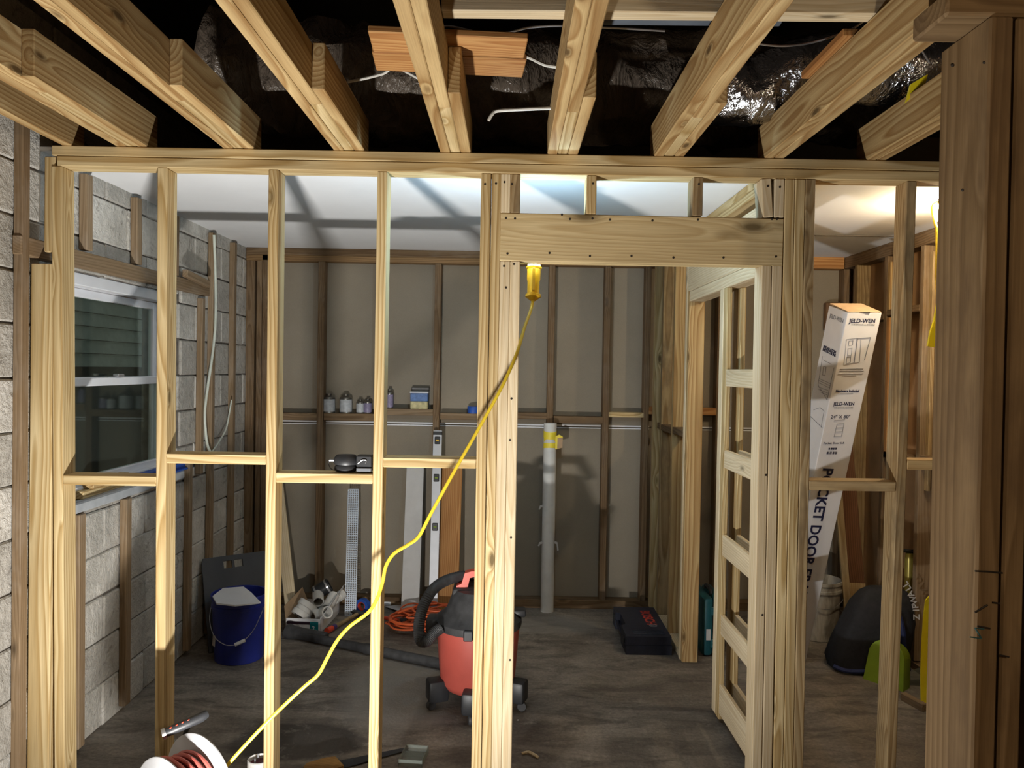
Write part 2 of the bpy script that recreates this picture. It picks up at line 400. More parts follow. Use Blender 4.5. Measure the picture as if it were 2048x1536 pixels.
m = MB(); m.quadbox((XL - .25, -1.6, -.12), (4.2, YB + .3, 0)); struct(m.build('floor', FLOOR), 'bare stained concrete slab floor', 'floor')
m = MB(); m.quadbox((XL - .05, YF + T - .01, ZC), (2.6, YB + .3, ZC + .016)); struct(m.build('ceiling', CEIL), 'white plasterboard ceiling of the far room', 'ceiling')
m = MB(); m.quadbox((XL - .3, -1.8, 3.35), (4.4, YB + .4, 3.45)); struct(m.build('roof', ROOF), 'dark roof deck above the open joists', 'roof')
m = MB(); m.quadbox((XL - .3, -1.8, 0), (4.4, -1.6, 3.35)); struct(m.build('wall_near', SHEATH), 'board wall at the camera end of the room', 'wall')
m = MB(); m.quadbox((4.2, -1.6, 0), (4.4, YB + .4, 3.35)); struct(m.build('wall_side', KRAFT), 'far side wall hidden behind the old posts', 'wall')
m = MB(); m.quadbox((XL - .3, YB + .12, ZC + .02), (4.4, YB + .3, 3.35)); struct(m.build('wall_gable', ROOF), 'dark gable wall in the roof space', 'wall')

m = MB(); m.quadbox((1.12, 4.52, ZC - .0015), (XR + .09, 4.535, ZC + .001)); o = m.build('joint_gap', MORTAR, bpy.data.objects['ceiling'])
# ---- left block wall with its blocks, furring strips and window
WY0, WY1, WZ0, WZ1 = 3.10, 4.27, 1.07, 2.05
wl = thing('wall_left', 'unpainted grey concrete block wall with brown furring strips', 'wall', (XL, 2.0, 0), kind='structure', world=True)
m = MB()
for lo, hi in (((XL - .2, -1.6, 0), (XL - .012, WY0, 3.35)), ((XL - .2, WY1, 0), (XL - .012, YB + .3, 3.35)), ((XL - .2, WY0, 0), (XL - .012, WY1, WZ0)), ((XL - .2, WY0, WZ1), (XL - .012, WY1, 3.35))): m.quadbox(lo, hi)
m.build('mortar_bed', MORTAR, wl)
def block_at(y0, y1, z0, z1):
    if y1 - y0 < .03 or z1 - z0 < .03: return
    dx = random.uniform(-.005, .004); m = MB(); m.quadbox((XL - .06, y0, z0), (XL + dx, y1, z1))
    for v in m.bm.verts: v.co.y += random.uniform(-.0035, .0035); v.co.z += random.uniform(-.004, .004)
    bmesh.ops.bevel(m.bm, geom=m.bm.edges[:], offset=.006, segments=1, affect='EDGES'); m.build('block', BLOCK, wl)
zz = 0.0; row = 0
while zz < 3.0:
    yy = 1.9 + (-.2 if row % 2 else 0)
    while yy < YB + .12:
        a, b, c, d = yy + .004, min(yy + .396, YB + .12), zz + .004, zz + .198
        if b <= WY0 or a >= WY1 or d <= WZ0 or c >= WZ1: block_at(a, b, c, d)
        else:
            if a < WY0: block_at(a, WY0, c, d)
            if b > WY1: block_at(WY1, b, c, d)
            if c < WZ0: block_at(max(a, WY0), min(b, WY1), c, WZ0)
            if d > WZ1: block_at(max(a, WY0), min(b, WY1), WZ1, d)
        yy += .4
    zz += .2; row += 1
XS = XL + .018
def furr(px, y0z, y1z, w=.045, mat=FURR, dy=0):
    Y = PX(px, 740, XL + .03).y + dy
    board('furring_strip', wl, (XS, Y, y0z), (XS + random.uniform(-.002, .004), Y + random.uniform(-.01, .01), y1z), .034, w, mat)
furr(47, .02, 2.62)
for px in (425, 467): furr(px, .02, 2.46)
furr(176, 2.14, 2.46, .05); furr(276, 2.14, 2.46, .05); furr(351, 2.14, 2.46); furr(404, 1.02, 2.05, .04)
furr(383, .03, 1.10, .045); furr(166, .02, 1.02, .05); furr(259, .03, 1.02, .05)
board('furring_strip', wl, (XS, 2.84, 2.09), (XS, 4.62, 2.105), .034, .07, FURR)
board('furring_strip', wl, (XS + .036, 4.22, 2.16), (XS + .03, 4.56, 2.135), .03, .04, FURR)
board('furring_strip', wl, (XL + .03, YB + .03, .02), (XL + .03, YB + .03, 2.46), .06, .05, OLD)
m = MB(); m.quadbox((XL - .19, WY0 - .02, WZ0 - .045), (XL + .03, WY1 + .03, WZ0), .006); m.build('window_ledge', PLYL, wl)

win = thing('window_1', 'white vinyl sash window in the block wall, dark outside', 'window', (XL - .1, WY0, WZ0), kind='structure', world=True)
XW = XL - .05
def wbox(name, y0, y1, z0, z1, x0, x1, mat=WHITEV, par=win, bev=.004):
    m = MB(); m.quadbox((x0, y0, z0), (x1, y1, z1), bev); return m.build(name, mat, par)
wbox('frame_head', WY0, WY1, WZ1 - .055, WZ1, XW - .09, XW + .02)
wbox('frame_sill', WY0, WY1, WZ0, WZ0 + .05, XW - .09, XW + .02)
for a, b in ((WY0, WY0 + .05), (WY1 - .05, WY1)):
    wbox('frame_jamb', a, b, WZ0 + .04, WZ1 - .055, XW - .09, XW + .02)
    wbox('frame_bead', a + .014, b - .014, WZ0 + .04, WZ1 - .055, XW + .02, XW + .028)
ZM = 1.565
for nm, z0, z1, x in (('upper_sash', ZM - .01, WZ1 - .055, XW - .06), ('lower_sash', WZ0 + .04, ZM + .03, XW - .025)):
    s = thing(nm, None, None, (0, 0, 0)); s.parent = win; s.matrix_basis = Matrix.Identity(4); WORLDF[s] = WORLDF[win]
    for a, b in ((WY0 + .05, WY0 + .085), (WY1 - .085, WY1 - .05)): wbox('stile', a, b, z0, z1, x - .018, x + .012, par=s)
    wbox('rail', WY0 + .085, WY1 - .085, z0, z0 + .04, x - .018, x + .012, par=s); wbox('rail', WY0 + .085, WY1 - .085, z1 - .04, z1, x - .018, x + .012, par=s)
    wbox('pane', WY0 + .08, WY1 - .08, z0 + .03, z1 - .03, x - .005, x - .001, GLASS, s, 0)
wbox('sash_lock', 3.72, 3.78, ZM + .03, ZM + .045, XW - .03, XW + .0, STEEL)
# outdoors seen through the glass: the next house's lap siding with a scalloped valance below
nb = thing('neighbour_house', 'grey-green lap-sided house wall outside the dark window', 'house', (-4.6, 8, 0), world=True)
m = MB(); m.quadbox((-4.75, 4, 0), (-4.68, 13.0, 4)); m.build('wall_core', DARK, nb)
for i in range(12):
    z = 1.62 + i * .15
    m = MB(); m.hexa([(-4.68, 5.2, z), (-4.61, 5.2, z), (-4.61, 10.4, z), (-4.68, 10.4, z)], [(-4.68, 5.2, z + .143), (-4.655, 5.2, z + .143), (-4.655, 10.4, z + .143), (-4.68, 10.4, z + .143)]); m.build('siding_board', SIDING, nb)
poly = [(5.2, 0)] + [(5.2 + i * .08, 1.55 + .07 * math.sin(i * .08 * 5.2)) for i in range(66)] + [(10.4, 0)]
m = MB(); m.prism(poly, .03, Matrix(((0, 0, 1, -4.58), (1, 0, 0, 0), (0, 1, 0, 0), (0, 0, 0, 1)))); m.build('valance', DARK, nb)
m = MB(); m.quadbox((-4.7, -2, -.1), (XL - .26, 12, -.02)); struct(m.build('ground', DARK), 'dark ground outside the window', 'ground')

# ---- back wall: drywall backs behind old brown studs
wb = thing('wall_back', 'tan drywall backs behind old brown studs', 'wall', (0, YB, 0), kind='structure', world=True)
YP = YB + .092
xs = [XL - .05, P(757, 740, YB).x, P(1101, 740, YB).x, 1.5, 2.6]
for a, b in zip(xs, xs[1:]):
    for z0, z1 in ((.06, 1.262), (1.274, 2.5)):
        m = MB(); m.quadbox((a + .002, YP, z0), (b - .002, YP + .013, z1)); m.build('panel', KRAFT, wb)
m = MB(); m.quadbox((XL - .05, YP + .013, 0), (4.2, YP + .06, ZC + .9)); m.build('backing', KRAFT, wb)
for a, b in ((XL, 1.0), (1.12, XR)):
    m = MB(); m.quadbox((a, YP - .003, 1.255), (b, YP, 1.262)); m.build('seam_strip', WHITEV, wb)
    m = MB(); m.quadbox((a, YP - .004, 1.270), (b, YP, 1.280)); m.build('seam_strip', WHITEV, wb)
board('top_plate', wb, (XL, YB + .045, 2.455), (1.02, YB + .045, 2.455), .05, .09, OLD, (0, 0, 1)); board('top_plate', wb, (XL, YB + .045, 2.41), (1.02, YB + .045, 2.41), .04, .09, wood('old_plate_lumber', (.30, .19, .09), (.19, .11, .05)), (0, 0, 1))
board('top_plate', wb, (1.11, YB + .045, 2.44), (XR, YB + .045, 2.44), .08, .09, ORANGE, (0, 0, 1))
board('sill_plate', wb, (XL, YB + .045, .03), (XR, YB + .045, .03), .06, .09, OLD, (0, 0, 1))
bx = []
for px in (518, 640.5, 757, 873, 987, 1101, 1213):
    X = P(px, 740, YB).x; bx.append(X)
    board('stud', wb, (X, YB + .045, .06), (X + random.uniform(-.004, .004), YB + .045, 2.39), .044, .09, OLD)
board('stud', wb, (P(534, 740, YB).x, YB + .045, .06), (P(534, 740, YB).x, YB + .045, 2.43), .085, .09, OLD)
Xd = P(1294, 740, YB).x
board('stud', wb, (Xd, YB + .045, .06), (Xd, YB + .045, 2.39), .04, .09, OLD)
for px in (1440, 1690): board('stud', wb, (P(px, 740, YB).x, YB + .045, .06), (P(px, 740, YB).x, YB + .045, 2.40), .042, .09, OLD)
def ztop(px, py): return P(px, py, YB).z
for (x0, x1, y0, y1, mt) in ((547, 634, 826, 840, OLD), (647, 751, 827, 841, OLD), (763, 866, 818, 831, FURR), (880, 981, 827, 840, FURR), (993, 1094, 825, 838, OLD), (1107, 1207, 833, 847, OLD), (1218, 1290, 825, 835, PINE), (1297, 1438, 815, 830, ORANGE)):
    a, b = P(x0, y0, YB), P(x1, y0, YB); zt, zb = P((x0 + x1) / 2, y0, YB).z, P((x0 + x1) / 2, y1, YB).z
    board('blocking', wb, (a.x, YB + .045, (zt + zb) / 2), (b.x, YB + .045, (zt + zb) / 2), zt - zb, .088, mt, (0, 0, 1))

# ---- right wall of the far side room
wr = thing('wall_right', 'old stud wall with orange sheathing beyond the carton', 'wall', (XR, 4.4, 0), kind='structure', world=True)
m = MB(); m.quadbox((XR + .09, YF + .3, 0), (XR + .11, YB + .1, ZC)); m.build('sheathing', SHEATH, wr)
for Y, mt in ((5.17, PINEW), (4.76, OLD), (4.34, FURR), (3.94, OLD), (3.54, OLD)):
    board('stud', wr, (XR + .045, Y, .05), (XR + .045, Y, 2.40), .089, .04, mt)
board('stud', wr, (XR + .045, 4.72, 2.06), (XR + .045, 4.72, 2.36), .089, .034, PINE2); board('stud', wr, (XR + .045, 4.72, 1.16), (XR + .045, 4.72, 2.02), .089, .034, ORANGE)
board('stud', wr, (XR + .04, 4.30, 1.02), (XR + .04, 4.30, 2.36), .022, .034, PINEW)
board('top_plate', wr, (XR + .045, 3.2, 2.44), (XR + .045, YB, 2.44), .089, .08, OLD)
board('sill_plate', wr, (XR + .045, 3.2, .02), (XR + .045, YB, .02), .089, .045, OLD)
for Y0, Y1, Z in ((4.78, 5.15, 2.03), (4.36, 4.74, 2.05), (4.36, 4.74, 1.18), (3.96, 4.32, 1.20)):
    board('blocking', wr, (XR + .045, Y0, Z), (XR + .045, Y1, Z), .089, .04, OLD)
m = MB(); m.quadbox((P(1657, 590, YB).x, YB + .03, 1.98), (P(1687, 590, YB).x, YB + .088, 2.17), .01); m.build('outlet_box', OUTBOX, wb)

# ================================================================== FRONT STUD WALL
fw = thing('stud_wall', 'new pine stud wall with a framed doorway between the two rooms', 'stud wall', (-.3, YF + T / 2, 0), world=True)
YM = YF + T / 2
def stud(par, p1, p2, z0, z1, off=0, mat=PINE, name='stud', w=.038, yf=YF, d=T, dy=0):
    a, b = P(*p1, yf), P(*p2, yf)
    def at(z): t = (z - a.z) / (b.z - a.z); return V((a.x + (b.x - a.x) * t + w / 2 + off, yf + d / 2 + dy, z))
    return board(name, par, at(z0), at(z1), w, d, mat)
ZT = ZC - .077
# plates
xl0, xr0 = P(108, 300, YF).x, 2.45
board('top_plate', fw, (xl0 - .01, YM, ZC - .019), (xr0, YM, ZC - .019), .038, T, PINE, (0, 0, 1)); board('top_plate', fw, (xl0 + .01, YM, ZC - .058), (xr0, YM, ZC - .058), .038, T, PINE, (0, 0, 1))
sp = P(105, 478, YF)
e0 = ((103, 478), (108, 1484))
stud(fw, *e0, .038, ZT, mat=PINE)
XE = P(105, 700, YF).x
board('end_filler', fw, (XE - .048, YF + .03, .0), (XE - .042, YF + .03, P(85, 527, YF).z), .083, .06, PINE)
board('end_filler', fw, (XE - .018, YF + .03, P(85, 503, YF).z), (XE - .018, YF + .03, P(95, 312, YF).z), .04, .05, PINE)
S1, S2, S3 = ((314.4, 370), (309.5, 1400)), ((536.6, 370), (527, 1450)), ((754, 400), (736.5, 1530))
for s in (S1, S2, S3): stud(fw, *s, .038, ZT)
K = ((961.5, 400), (943, 1500))
stud(fw, *K, .038, ZT, 0, PINE, 'king_stud'); stud(fw, *K, .038, ZT, .0408, PINE, 'king_stud', w=.0365)
zh0, zh1 = P(1280, 526, YF).z, P(1280, 430, YF).z
stud(fw, *K, .0, zh0, .078, PINEP, 'trimmer_stud'); stud(fw, *K, .0, zh0, .1165, PINEP, 'trimmer_stud')
R = ((1521, 680), (1504, 1533))
stud(fw, *R, .0, zh0, 0, PINEP, 'trimmer_stud'); stud(fw, *R, .0, zh0, .040, PINEP, 'trimmer_stud')
stud(fw, *R, .0, ZT, .082, PINE, 'king_stud'); stud(fw, *R, .0, ZT, .121, PINE, 'king_stud'); stud(fw, *R, .0, ZT, .160, PINEW, 'king_stud')
hx0, hx1 = P(1000, 480, YF).x, P(1567, 480, YF).x
hd = board('header', fw, (hx0, YF + .019, (zh0 + zh1) / 2), (hx1, YF + .019, (zh0 + zh1) / 2 - .004), zh1 - zh0, .038, PINEH, (0, 0, 1))
board('header', fw, (hx0, YF + .069, (zh0 + zh1) / 2), (hx1, YF + .069, (zh0 + zh1) / 2), zh1 - zh0, .038, PINE, (0, 0, 1))
for px, mt in ((1001, PINEP), (1020.5, PINEW), (1173, PINE), (1386, PINEW), (1549, PINEP), (1528, PINEP)):
    X = P(px, 390, YF).x + .019
    board('cripple_stud', fw, (X, YM, zh1), (X + (.0 if px != 1528 else -.012), YM, ZT), .038, T, mt)
S5 = ((1814, 370), (1773, 1530))
stud(fw, *S5, .038, ZT, mat=PINEW)
def xat(s, y, right=False):
    (x1, y1), (x2, y2) = s; return P(x1 + (x2 - x1) * (y - y1) / (y2 - y1), y, YF).x + (.038 if right else 0)
for sa, sb, y0, y1, mt in ((e0, S1, 950, 972, PINE), (S1, S2, 907, 929, PINE), (S2, S3, 946, 967, PINE), (S3, K, 916, 936, PINE), (R, S5, 962, 981, PINEW)):
    yc = (y0 + y1) / 2; xa = xat(sa, yc, True) + (.16 if sa is R else 0); xb = xat(sb, yc); z = P((sa[0][0] + sb[0][0]) / 2, yc, YF).z
    board('fire_block', fw, (xa, YM, z), (xb, YM, z), .038, T, mt, (0, 0, 1))
z = P(1842, 930, YF).z; board('fire_block', fw, (xat(S5, 930, True), YM, z), (xr0, YM, z), .038, T, PINE2, (0, 0, 1))
for a, b in ((xl0, hx0 + .078), (hx1 - .07, xr0)): board('sole_plate', fw, (a, YM, .019), (b, YM, .019), .038, T, PINEW, (0, 0, 1))
# nail heads on the doorway framing
m = MB()
for x, y in ((1012, 436), (1030, 437), (1124, 429), (1140, 438), (1185, 437), (1220, 439), (1305, 441), (1396, 439), (1544, 438), (1554, 438), (1015, 507), (1099, 506), (1180, 512), (1263, 512), (1347, 515), (1447, 515), (1552, 513), (1008, 532), (1028, 528), (1012, 575), (1009, 364), (1024, 368), (1186, 367), (1398, 368), (1536, 372), (1560, 374), (970, 368), (992, 367), (1023, 797), (1020, 880), (1022, 1075), (1020, 1320), (1532, 950), (1525, 1230), (1036, 1440)):
    c = P(x, y, YF - .0006); m.lathe([(0, 0), (.0046, 0), (.0046, .002), (0, .002)], 8, c, (0, 1, 0))
ident(m.build('nail_heads', NAIL, fw), kind='stuff')

# ================================================================== PARTITION AND POCKET DOOR FRAME
X0, X1 = 1.02, 1.11; XC = (X0 + X1) / 2
pw = thing('partition_wall', 'short pine partition running back from the right side of the doorway', 'stud wall', (XC, 4.6, 0), world=True)
board('top_plate', pw, (XC, YF + T, ZC - .019), (XC, YB, ZC - .019), .09, .037, PINE); board('top_plate', pw, (XC, YF + T, ZC - .057), (XC, YB, ZC - .057), .09, .037, PINE)
for Y, mt, z0 in ((4.40, PINE2, 0), (4.78, PINE2, .038), (5.14, PINEW, .038)): board('stud', pw, (XC, Y, z0), (XC, Y, ZT), .09, .038, mt)
board('stud', pw, (XC - .004, 4.44, 0), (XC - .004, 4.44, ZT), .09, .036, PINEP)
board('stud', pw, (X0 + .0, 5.285, .038), (X0 + .0, 5.285, ZT), .05, .06, PINE)
board('sole_plate', pw, (XC, 4.46, .019), (XC, YB, .019), .09, .037, PINEP)
for Y0, Y1, Z in ((4.46, 4.76, 1.305), (4.80, 5.12, 1.295), (5.16, 5.25, 1.30)): board('blocking', pw, (XC, Y0, Z), (XC, Y1, Z), .089, .04, OLD)
board('pocket_header', pw, (X0 + .019, YF + T, 2.24), (X0 + .019, 4.42, 2.24), .038, .23, PINEP); board('pocket_header', pw, (X1 - .019, YF + T, 2.24), (X1 - .019, 4.42, 2.24), .038, .23, PINEP)
pf = thing('pocket_door_frame', 'slotted pine pocket door frame of strips and slats inside the partition', 'door frame', (XC, 3.4, 0), world=True)
board('track_header', pf, (XC, YF + T, 2.095), (XC, 4.38, 2.095), .086, .058, PINEP)
for X in (X0 + .012, X1 - .012):
    for Y in (3.645, 3.71): board('split_jamb', pf, (X, Y, .02), (X, Y, 2.066), .024, .058, PINEP if Y > 3.68 else PINE)
    board('split_jamb', pf, (X, 3.08, .02), (X, 3.08, 2.066), .024, .06, PINEP)
    for z0, z1 in ((1.60, 1.68), (1.215, 1.30), (.80, .90), (.425, .52), (.05, .19)):
        board('slat', pf, (X, 3.05, (z0 + z1) / 2), (X, 3.62, (z0 + z1) / 2), .02, z1 - z0, PINEP)

# ================================================================== JOISTS
ZJ = ZC
def joist(xl, n, has_d, yd, label, y0=-1.2, mats=(PINE2, PINE2, PINE2)):
    t = thing('ceiling_joist', label, 'joist', (xl + .055, 1.8, ZJ), group='ceiling joists over the near room', world=True)
    h = .14; zc = ZJ + h / 2; ye = YF + T
    board('joist_ply', t, (xl + .019, y0, zc), (xl + .019, ye, zc), .038, h, mats[0])
    if n > 1:
        yb = yd + .13 if has_d else ye
        board('joist_ply', t, (xl + .058, y0, zc + .001), (xl + .058, yb, zc + .001), .038, h, mats[1])
        if has_d: board('filler', t, (xl + .058, yb + .003, zc), (xl + .058, ye, zc), .038, h - .004, PINE)
    if has_d:
        board('sister_joist', t, (xl + .097, yd, zc + .001), (xl + .097, ye, zc + .001), .038, h, mats[2])
    return t
jx = lambda px, py: P(px, py, YF).x
joist(jx(123, 290), 1, False, 0, 'short edge joist hard against the block wall')
joist(jx(232, 291), 2, True, 2.24, 'tripled joist second from the block wall, ending left of first stud')
joist(jx(446, 297), 2, True, 2.29, 'tripled joist third from the block wall, between first and second studs')
joist(jx(667, 302), 2, True, 2.30, 'tripled joist left of the plank pair, fourth from the block wall')
joist(jx(880, 310), 2, True, 2.31, 'tripled joist crossing under the orange plank pair')
joist(jx(1095, 314), 2, True, 2.33, 'tripled joist right of the plank pair, above the doorway')
joist(jx(1308, 318), 2, True, 2.36, 'tripled joist just left of the silver duct, above the header end')
joist(jx(1529, 319), 2, False, 0, 'doubled joist right of the silver duct, meeting the old plate')
joist(jx(1733, 320), 2, False, 0, 'doubled joist nearest the old brown posts on the right')

# lumber, planks and services lying above the joists
ZJT = ZJ + .142
def lying(name, label, cat, pts, z, th, mat, group=None):
    """plank on top of the joists: pixel corners of its underside at height z"""
    q = [PZ(x, y, z) for x, y in pts]; c = sum(q, V((0, 0, 0))) / len(q)
    ax = (q[1] - q[0]).normalized(); L = (q[1] - q[0]).length; wd = ((q[3] - q[0]).length + (q[2] - q[1]).length) / 2
    a = (q[0] + q[3]) / 2; b = (q[1] + q[2]) / 2
    o = board(name, None, (a.x, a.y, z + th / 2), (b.x, b.y, z + th / 2), wd, th, mat, q[3] - q[0]); return ident(o, label, cat, group)
lying('plank', 'orange plank lying across joists, nearer the camera of a pair', 'plank', ((738, 64), (1052, 78), (1052, 118), (744, 103)), ZJT, .020, ORANGE, 'plank pair on the joists')
lying('plank', 'orange plank lying across joists, farther of a touching pair', 'plank', ((744, 105), (1052, 120), (1046, 156), (752, 141)), ZJT, .020, ORANGE, 'plank pair on the joists')
a = PZ(1605, 158, ZJT); b = PZ(1705, 85, ZJT)
ident(board('plank', None, (a.x + .06, a.y, ZJT + .012), (b.x + .02, b.y - .04, ZJT + .012), .13, .024, ORANGE, (1, 0, 0)), 'short orange plank end resting above the silver duct', 'plank')
a, b = PZ(884, 30, ZJT), PZ(1800, 38, ZJT)
ident(board('runner', None, (a.x, a.y, ZJT + .022), (b.x, b.y + .0, ZJT + .022), .042, .05, PINEP, (0, 0, 1)), 'long pale lumber runner laid across the joists near the top edge', 'lumber')
a, b = PZ(1180, 52, ZJT + .06), PZ(1560, 55, ZJT + .06)
m = MB(); m.tube([(a.x, a.y, ZJT + .10), (b.x, b.y, ZJT + .10)], .034, 14); ident(m.build('drain_pipe', BLUEPIPE, None, None, True), 'blue-grey pipe running behind the pale runner', 'pipe')
m = MB(); m.tube(spline([PZ(x, y, ZJT + .20) for x, y in ((900, -14), (1000, -2), (1110, 4), (1240, 9), (1400, 12), (1560, 14), (1720, 14))], 6), .012, 8); ident(m.build('copper_pipe', COPPER, None, None, True), 'thin copper pipe above the pale runner', 'pipe')

def duct(name, label, pts, r, mat, seed, amp):
    pts = spline(pts, 14); m = MB(); n = 40; t = None; rings = []
    for i, p in enumerate(pts):
        d = (pts[min(i + 1, len(pts) - 1)] - pts[max(i - 1, 0)]).normalized(); u = V((0, 0, 1)); u = (u - d * u.dot(d)).normalized(); v = d.cross(u); rg = []
        for k in range(n):
            a = 2 * math.pi * k / n; q = p + u * math.cos(a) * r + v * math.sin(a) * r
            nn = mnoise.fractal(q * 6 + V((seed, 0, 0)), 1.0, 2.0, 4) * amp + mnoise.noise(V((q.x * 22, a * 1.5, seed))) * amp * .5
            rg.append(m.bm.verts.new(q + (u * math.cos(a) + v * math.sin(a)) * nn))
        rings.append(rg)
    for a, b in zip(rings, rings[1:]): m.bridge(a, b)
    m.bm.faces.new(rings[0][::-1]); m.bm.faces.new(rings[-1])
    return ident(m.build(name, mat, None, None, True), label, 'duct')
duct('insulated_duct', 'crinkled black plastic wrapped duct above the joists', [(-1.25, 3.25, 2.92), (-.9, 3.27, 2.86), (-.2, 3.3, 2.84), (.6, 3.32, 2.86), (1.3, 3.45, 2.92), (1.9, 3.6, 2.95)], .225, BLKFOIL, 1.0, .05)
duct('foil_duct', 'shiny silver foil flexible duct above the right joists', [(.68, 2.96, 2.77), (.78, 2.94, 2.745), (.89, 2.92, 2.725), (1.0, 2.88, 2.752), (1.12, 2.85, 2.78), (1.5, 2.80, 2.78), (2.2, 2.74, 2.78)], .125, SILFOIL, 4.0, .018)
m = MB(); pts = []
for i in range(9): pts.append((1.50 + i * .02, 2.72 - i * .012, 2.66 + .02 * math.sin(i)))
a, b, c, d = P(1812, 205, 2.62), P(1822, 168, 2.62), P(1856, 148, 2.62), P(1850, 170, 2.62)
m = MB(); m.prism([(0, 0), (b.x - a.x, b.z - a.z), (c.x - a.x, c.z - a.z), (d.x - a.x, d.z - a.z)], .01, Matrix(((1, 0, 0, a.x), (0, 0, 1, 2.62), (0, 1, 0, a.z), (0, 0, 0, 1)))); ident(m.build('plastic_tag', LEMON), 'yellow plastic sheet scrap hanging beside the silver duct', 'plastic scrap')
def wire(name, label, cat, pts, r, mat): m = MB(); m.tube(spline(pts, 8), r, 8); return ident(m.build(name, mat, None, None, True), label, cat)
wire('cable_stub', 'white cable stub bent down beside the doorway joists', 'cable', [P(977, 241, 2.78), P(984, 229, 2.78), P(995, 222, 2.78), P(1040, 219, 2.76), P(1110, 216, 2.74)], .006, WIREW)
wire('cable_stub', 'white cable end poking from right edge of the plank pair', 'cable', [P(1046, 112, 2.7), P(1062, 117, 2.7), P(1090, 130, 2.68), P(1125, 140, 2.66), V((P(1140, 150, 2.66).x, 2.66, ZJT + .003))], .006, WIREW)
wire('cable_stub', 'twisted white cable end below left plank corner', 'cable', [P(695, 164, 2.78), P(730, 157, 2.78), P(765, 148, 2.76), P(800, 138, 2.74), V((jx(900, 310), 2.74, ZJT + .003))], .005, WIREW)
wire('wire', 'thin grey wire sagging past the plank pair', 'wire', [V((P(880, 55, 2.42).x - .03, 2.42, ZJT + .002)), P(880, 55, 2.42), P(960, 65, 2.42), P(1010, 66, 2.42), P(1060, 55, 2.42), P(1130, 52, 2.42), P(1250, 57, 2.45), P(1330, 62, 2.45)], .0035, STEEL)
wire('wire', 'thin grey wire rising to the right above the silver duct', 'wire', [P(1500, 85, 2.5), P(1560, 92, 2.5), P(1625, 85, 2.5), P(1700, 60, 2.45), P(1780, 20, 2.4), V((1.28, 2.38, ZJT + .002))], .0035, STEEL)

# ================================================================== OLD POSTS IN THE RIGHT FOREGROUND
op = thing('old_stud_wall', 'old dark brown wall end with rough posts in the right foreground', 'stud wall', (1.0, 1.5, 0), world=True)
ya, yb = 1.45, 1.575
def post(xl1, xl2, y1, y2, w, ztop, mat, name='post', dep=yb - ya, yo=0):
    a, b = P(xl1, y1, ya), P(xl2, y2, ya)
    def at(z): t = (z - a.z) / (b.z - a.z); return V((a.x + (b.x - a.x) * t + w / 2, ya + dep / 2 + yo, z))
    return board(name, op, at(0), at(ztop), w, dep, mat, bev=.004)
zpl = P(1960, 30, ya).z
post(1979, 1944, 100, 1500, .045, zpl, OLDP, dep=.165); post(2036, 2000, 100, 1500, .042, zpl, OLDP, yo=.006); post(2098, 2060, 100, 1500, .05, zpl, OLDP)
a = P(1893, 30, ya)
board('top_plate', op, (a.x, (ya + yb) / 2, zpl + .024), (2.6, (ya + yb) / 2 - .0, zpl + .024), .048, yb - ya, OLDP, (0, 0, 1), bev=.005)
board('top_plate', op, (a.x + .03, (ya + yb) / 2, zpl + .075), (2.6, (ya + yb) / 2, zpl + .075), .048, yb - ya, OLDP, (0, 0, 1), bev=.005)
board('blocking', op, (P(2046, 265, ya).x, ya + .07, P(2046, 265, ya).z), (2.2, ya + .07, P(2046, 265, ya).z), .13, .04, OLDP, (0, 0, 1))
m = MB()
for x, y, r in ((1905, 130, .004), (1968, 125, .003), (1925, 380, .003)): m.lathe([(0, 0), (r, 0), (0, .004)], 8, P(x, y, ya - .001), (0, -1, 0))
for pts in (((1950, 1142), (1975, 1143), (2005, 1146)), ((1955, 1252), (1980, 1257)), ((1985, 1205), (2000, 1207)), ((2000, 1310), (2018, 1314)), ((1950, 1225), (1975, 1210))): m.tube([P(x, y, ya - .002) for x, y in pts], .0018, 6)
ident(m.build('nails', NAIL, op), kind='stuff')
m = MB()
for a, b in (((1940, 1274), (1963, 1277)), ((1963, 1277), (1950, 1256)), ((1950, 1256), (1968, 1258))): m.tube([P(*a, ya - .0012), P(*b, ya - .0012)], .0014, 6)
m.build('pencil_mark', plain('green_pencil', (.03, .09, .09), .7), op)

# ================================================================== LAMPS
# LED work light on a low stand on the floor of the near room, tilted up; its bottom flap keeps the light off the floor
wk = thing('work_light', 'yellow LED work light on a low stand below the view', 'work light', (WORK_POS.x, WORK_POS.y, 0))
zl = WORK_POS.z
for dx in (-.16, .16):
    m = MB(); m.tube([(dx, -.14, .012), (dx, .14, .012)], .012, 8); m.build('foot', BLKP, wk)
    m = MB(); m.tube([(dx, 0, .02), (dx, 0, zl)], .011, 8); m.build('upright', BLKP, wk)
M = Matrix.Translation((0, -.05, zl)) @ Matrix.Rotation(math.radians(58), 4, 'X')
m = MB(); m.quadbox((-.145, -.05, -.09), (.145, -.008, .09), .012); m.build('housing', YEL, wk, M)
m = MB(); m.quadbox((-.07, -.008, -.03), (.07, -.004, .05)); m.build('lens', LED, wk, M)
m = MB(); m.quadbox((-.20, .0, zl - .035), (.20, .17, zl - .030)); m.build('flap', BLKP, wk)
ld = bpy.data.lights.new('work_light_beam', 'AREA'); ld.shape = 'RECTANGLE'; ld.size = .09; ld.size_y = .045; ld.energy = WORK_W; ld.color = (1.0, .975, .93); ld.spread = math.radians(180)
lo = bpy.data.objects.new('work_light_beam', ld); col.objects.link(lo); lo.parent = wk
lo.matrix_basis = M @ Matrix.Translation((0, .004, .01)) @ Matrix.Rotation(math.radians(90), 4, 'X')

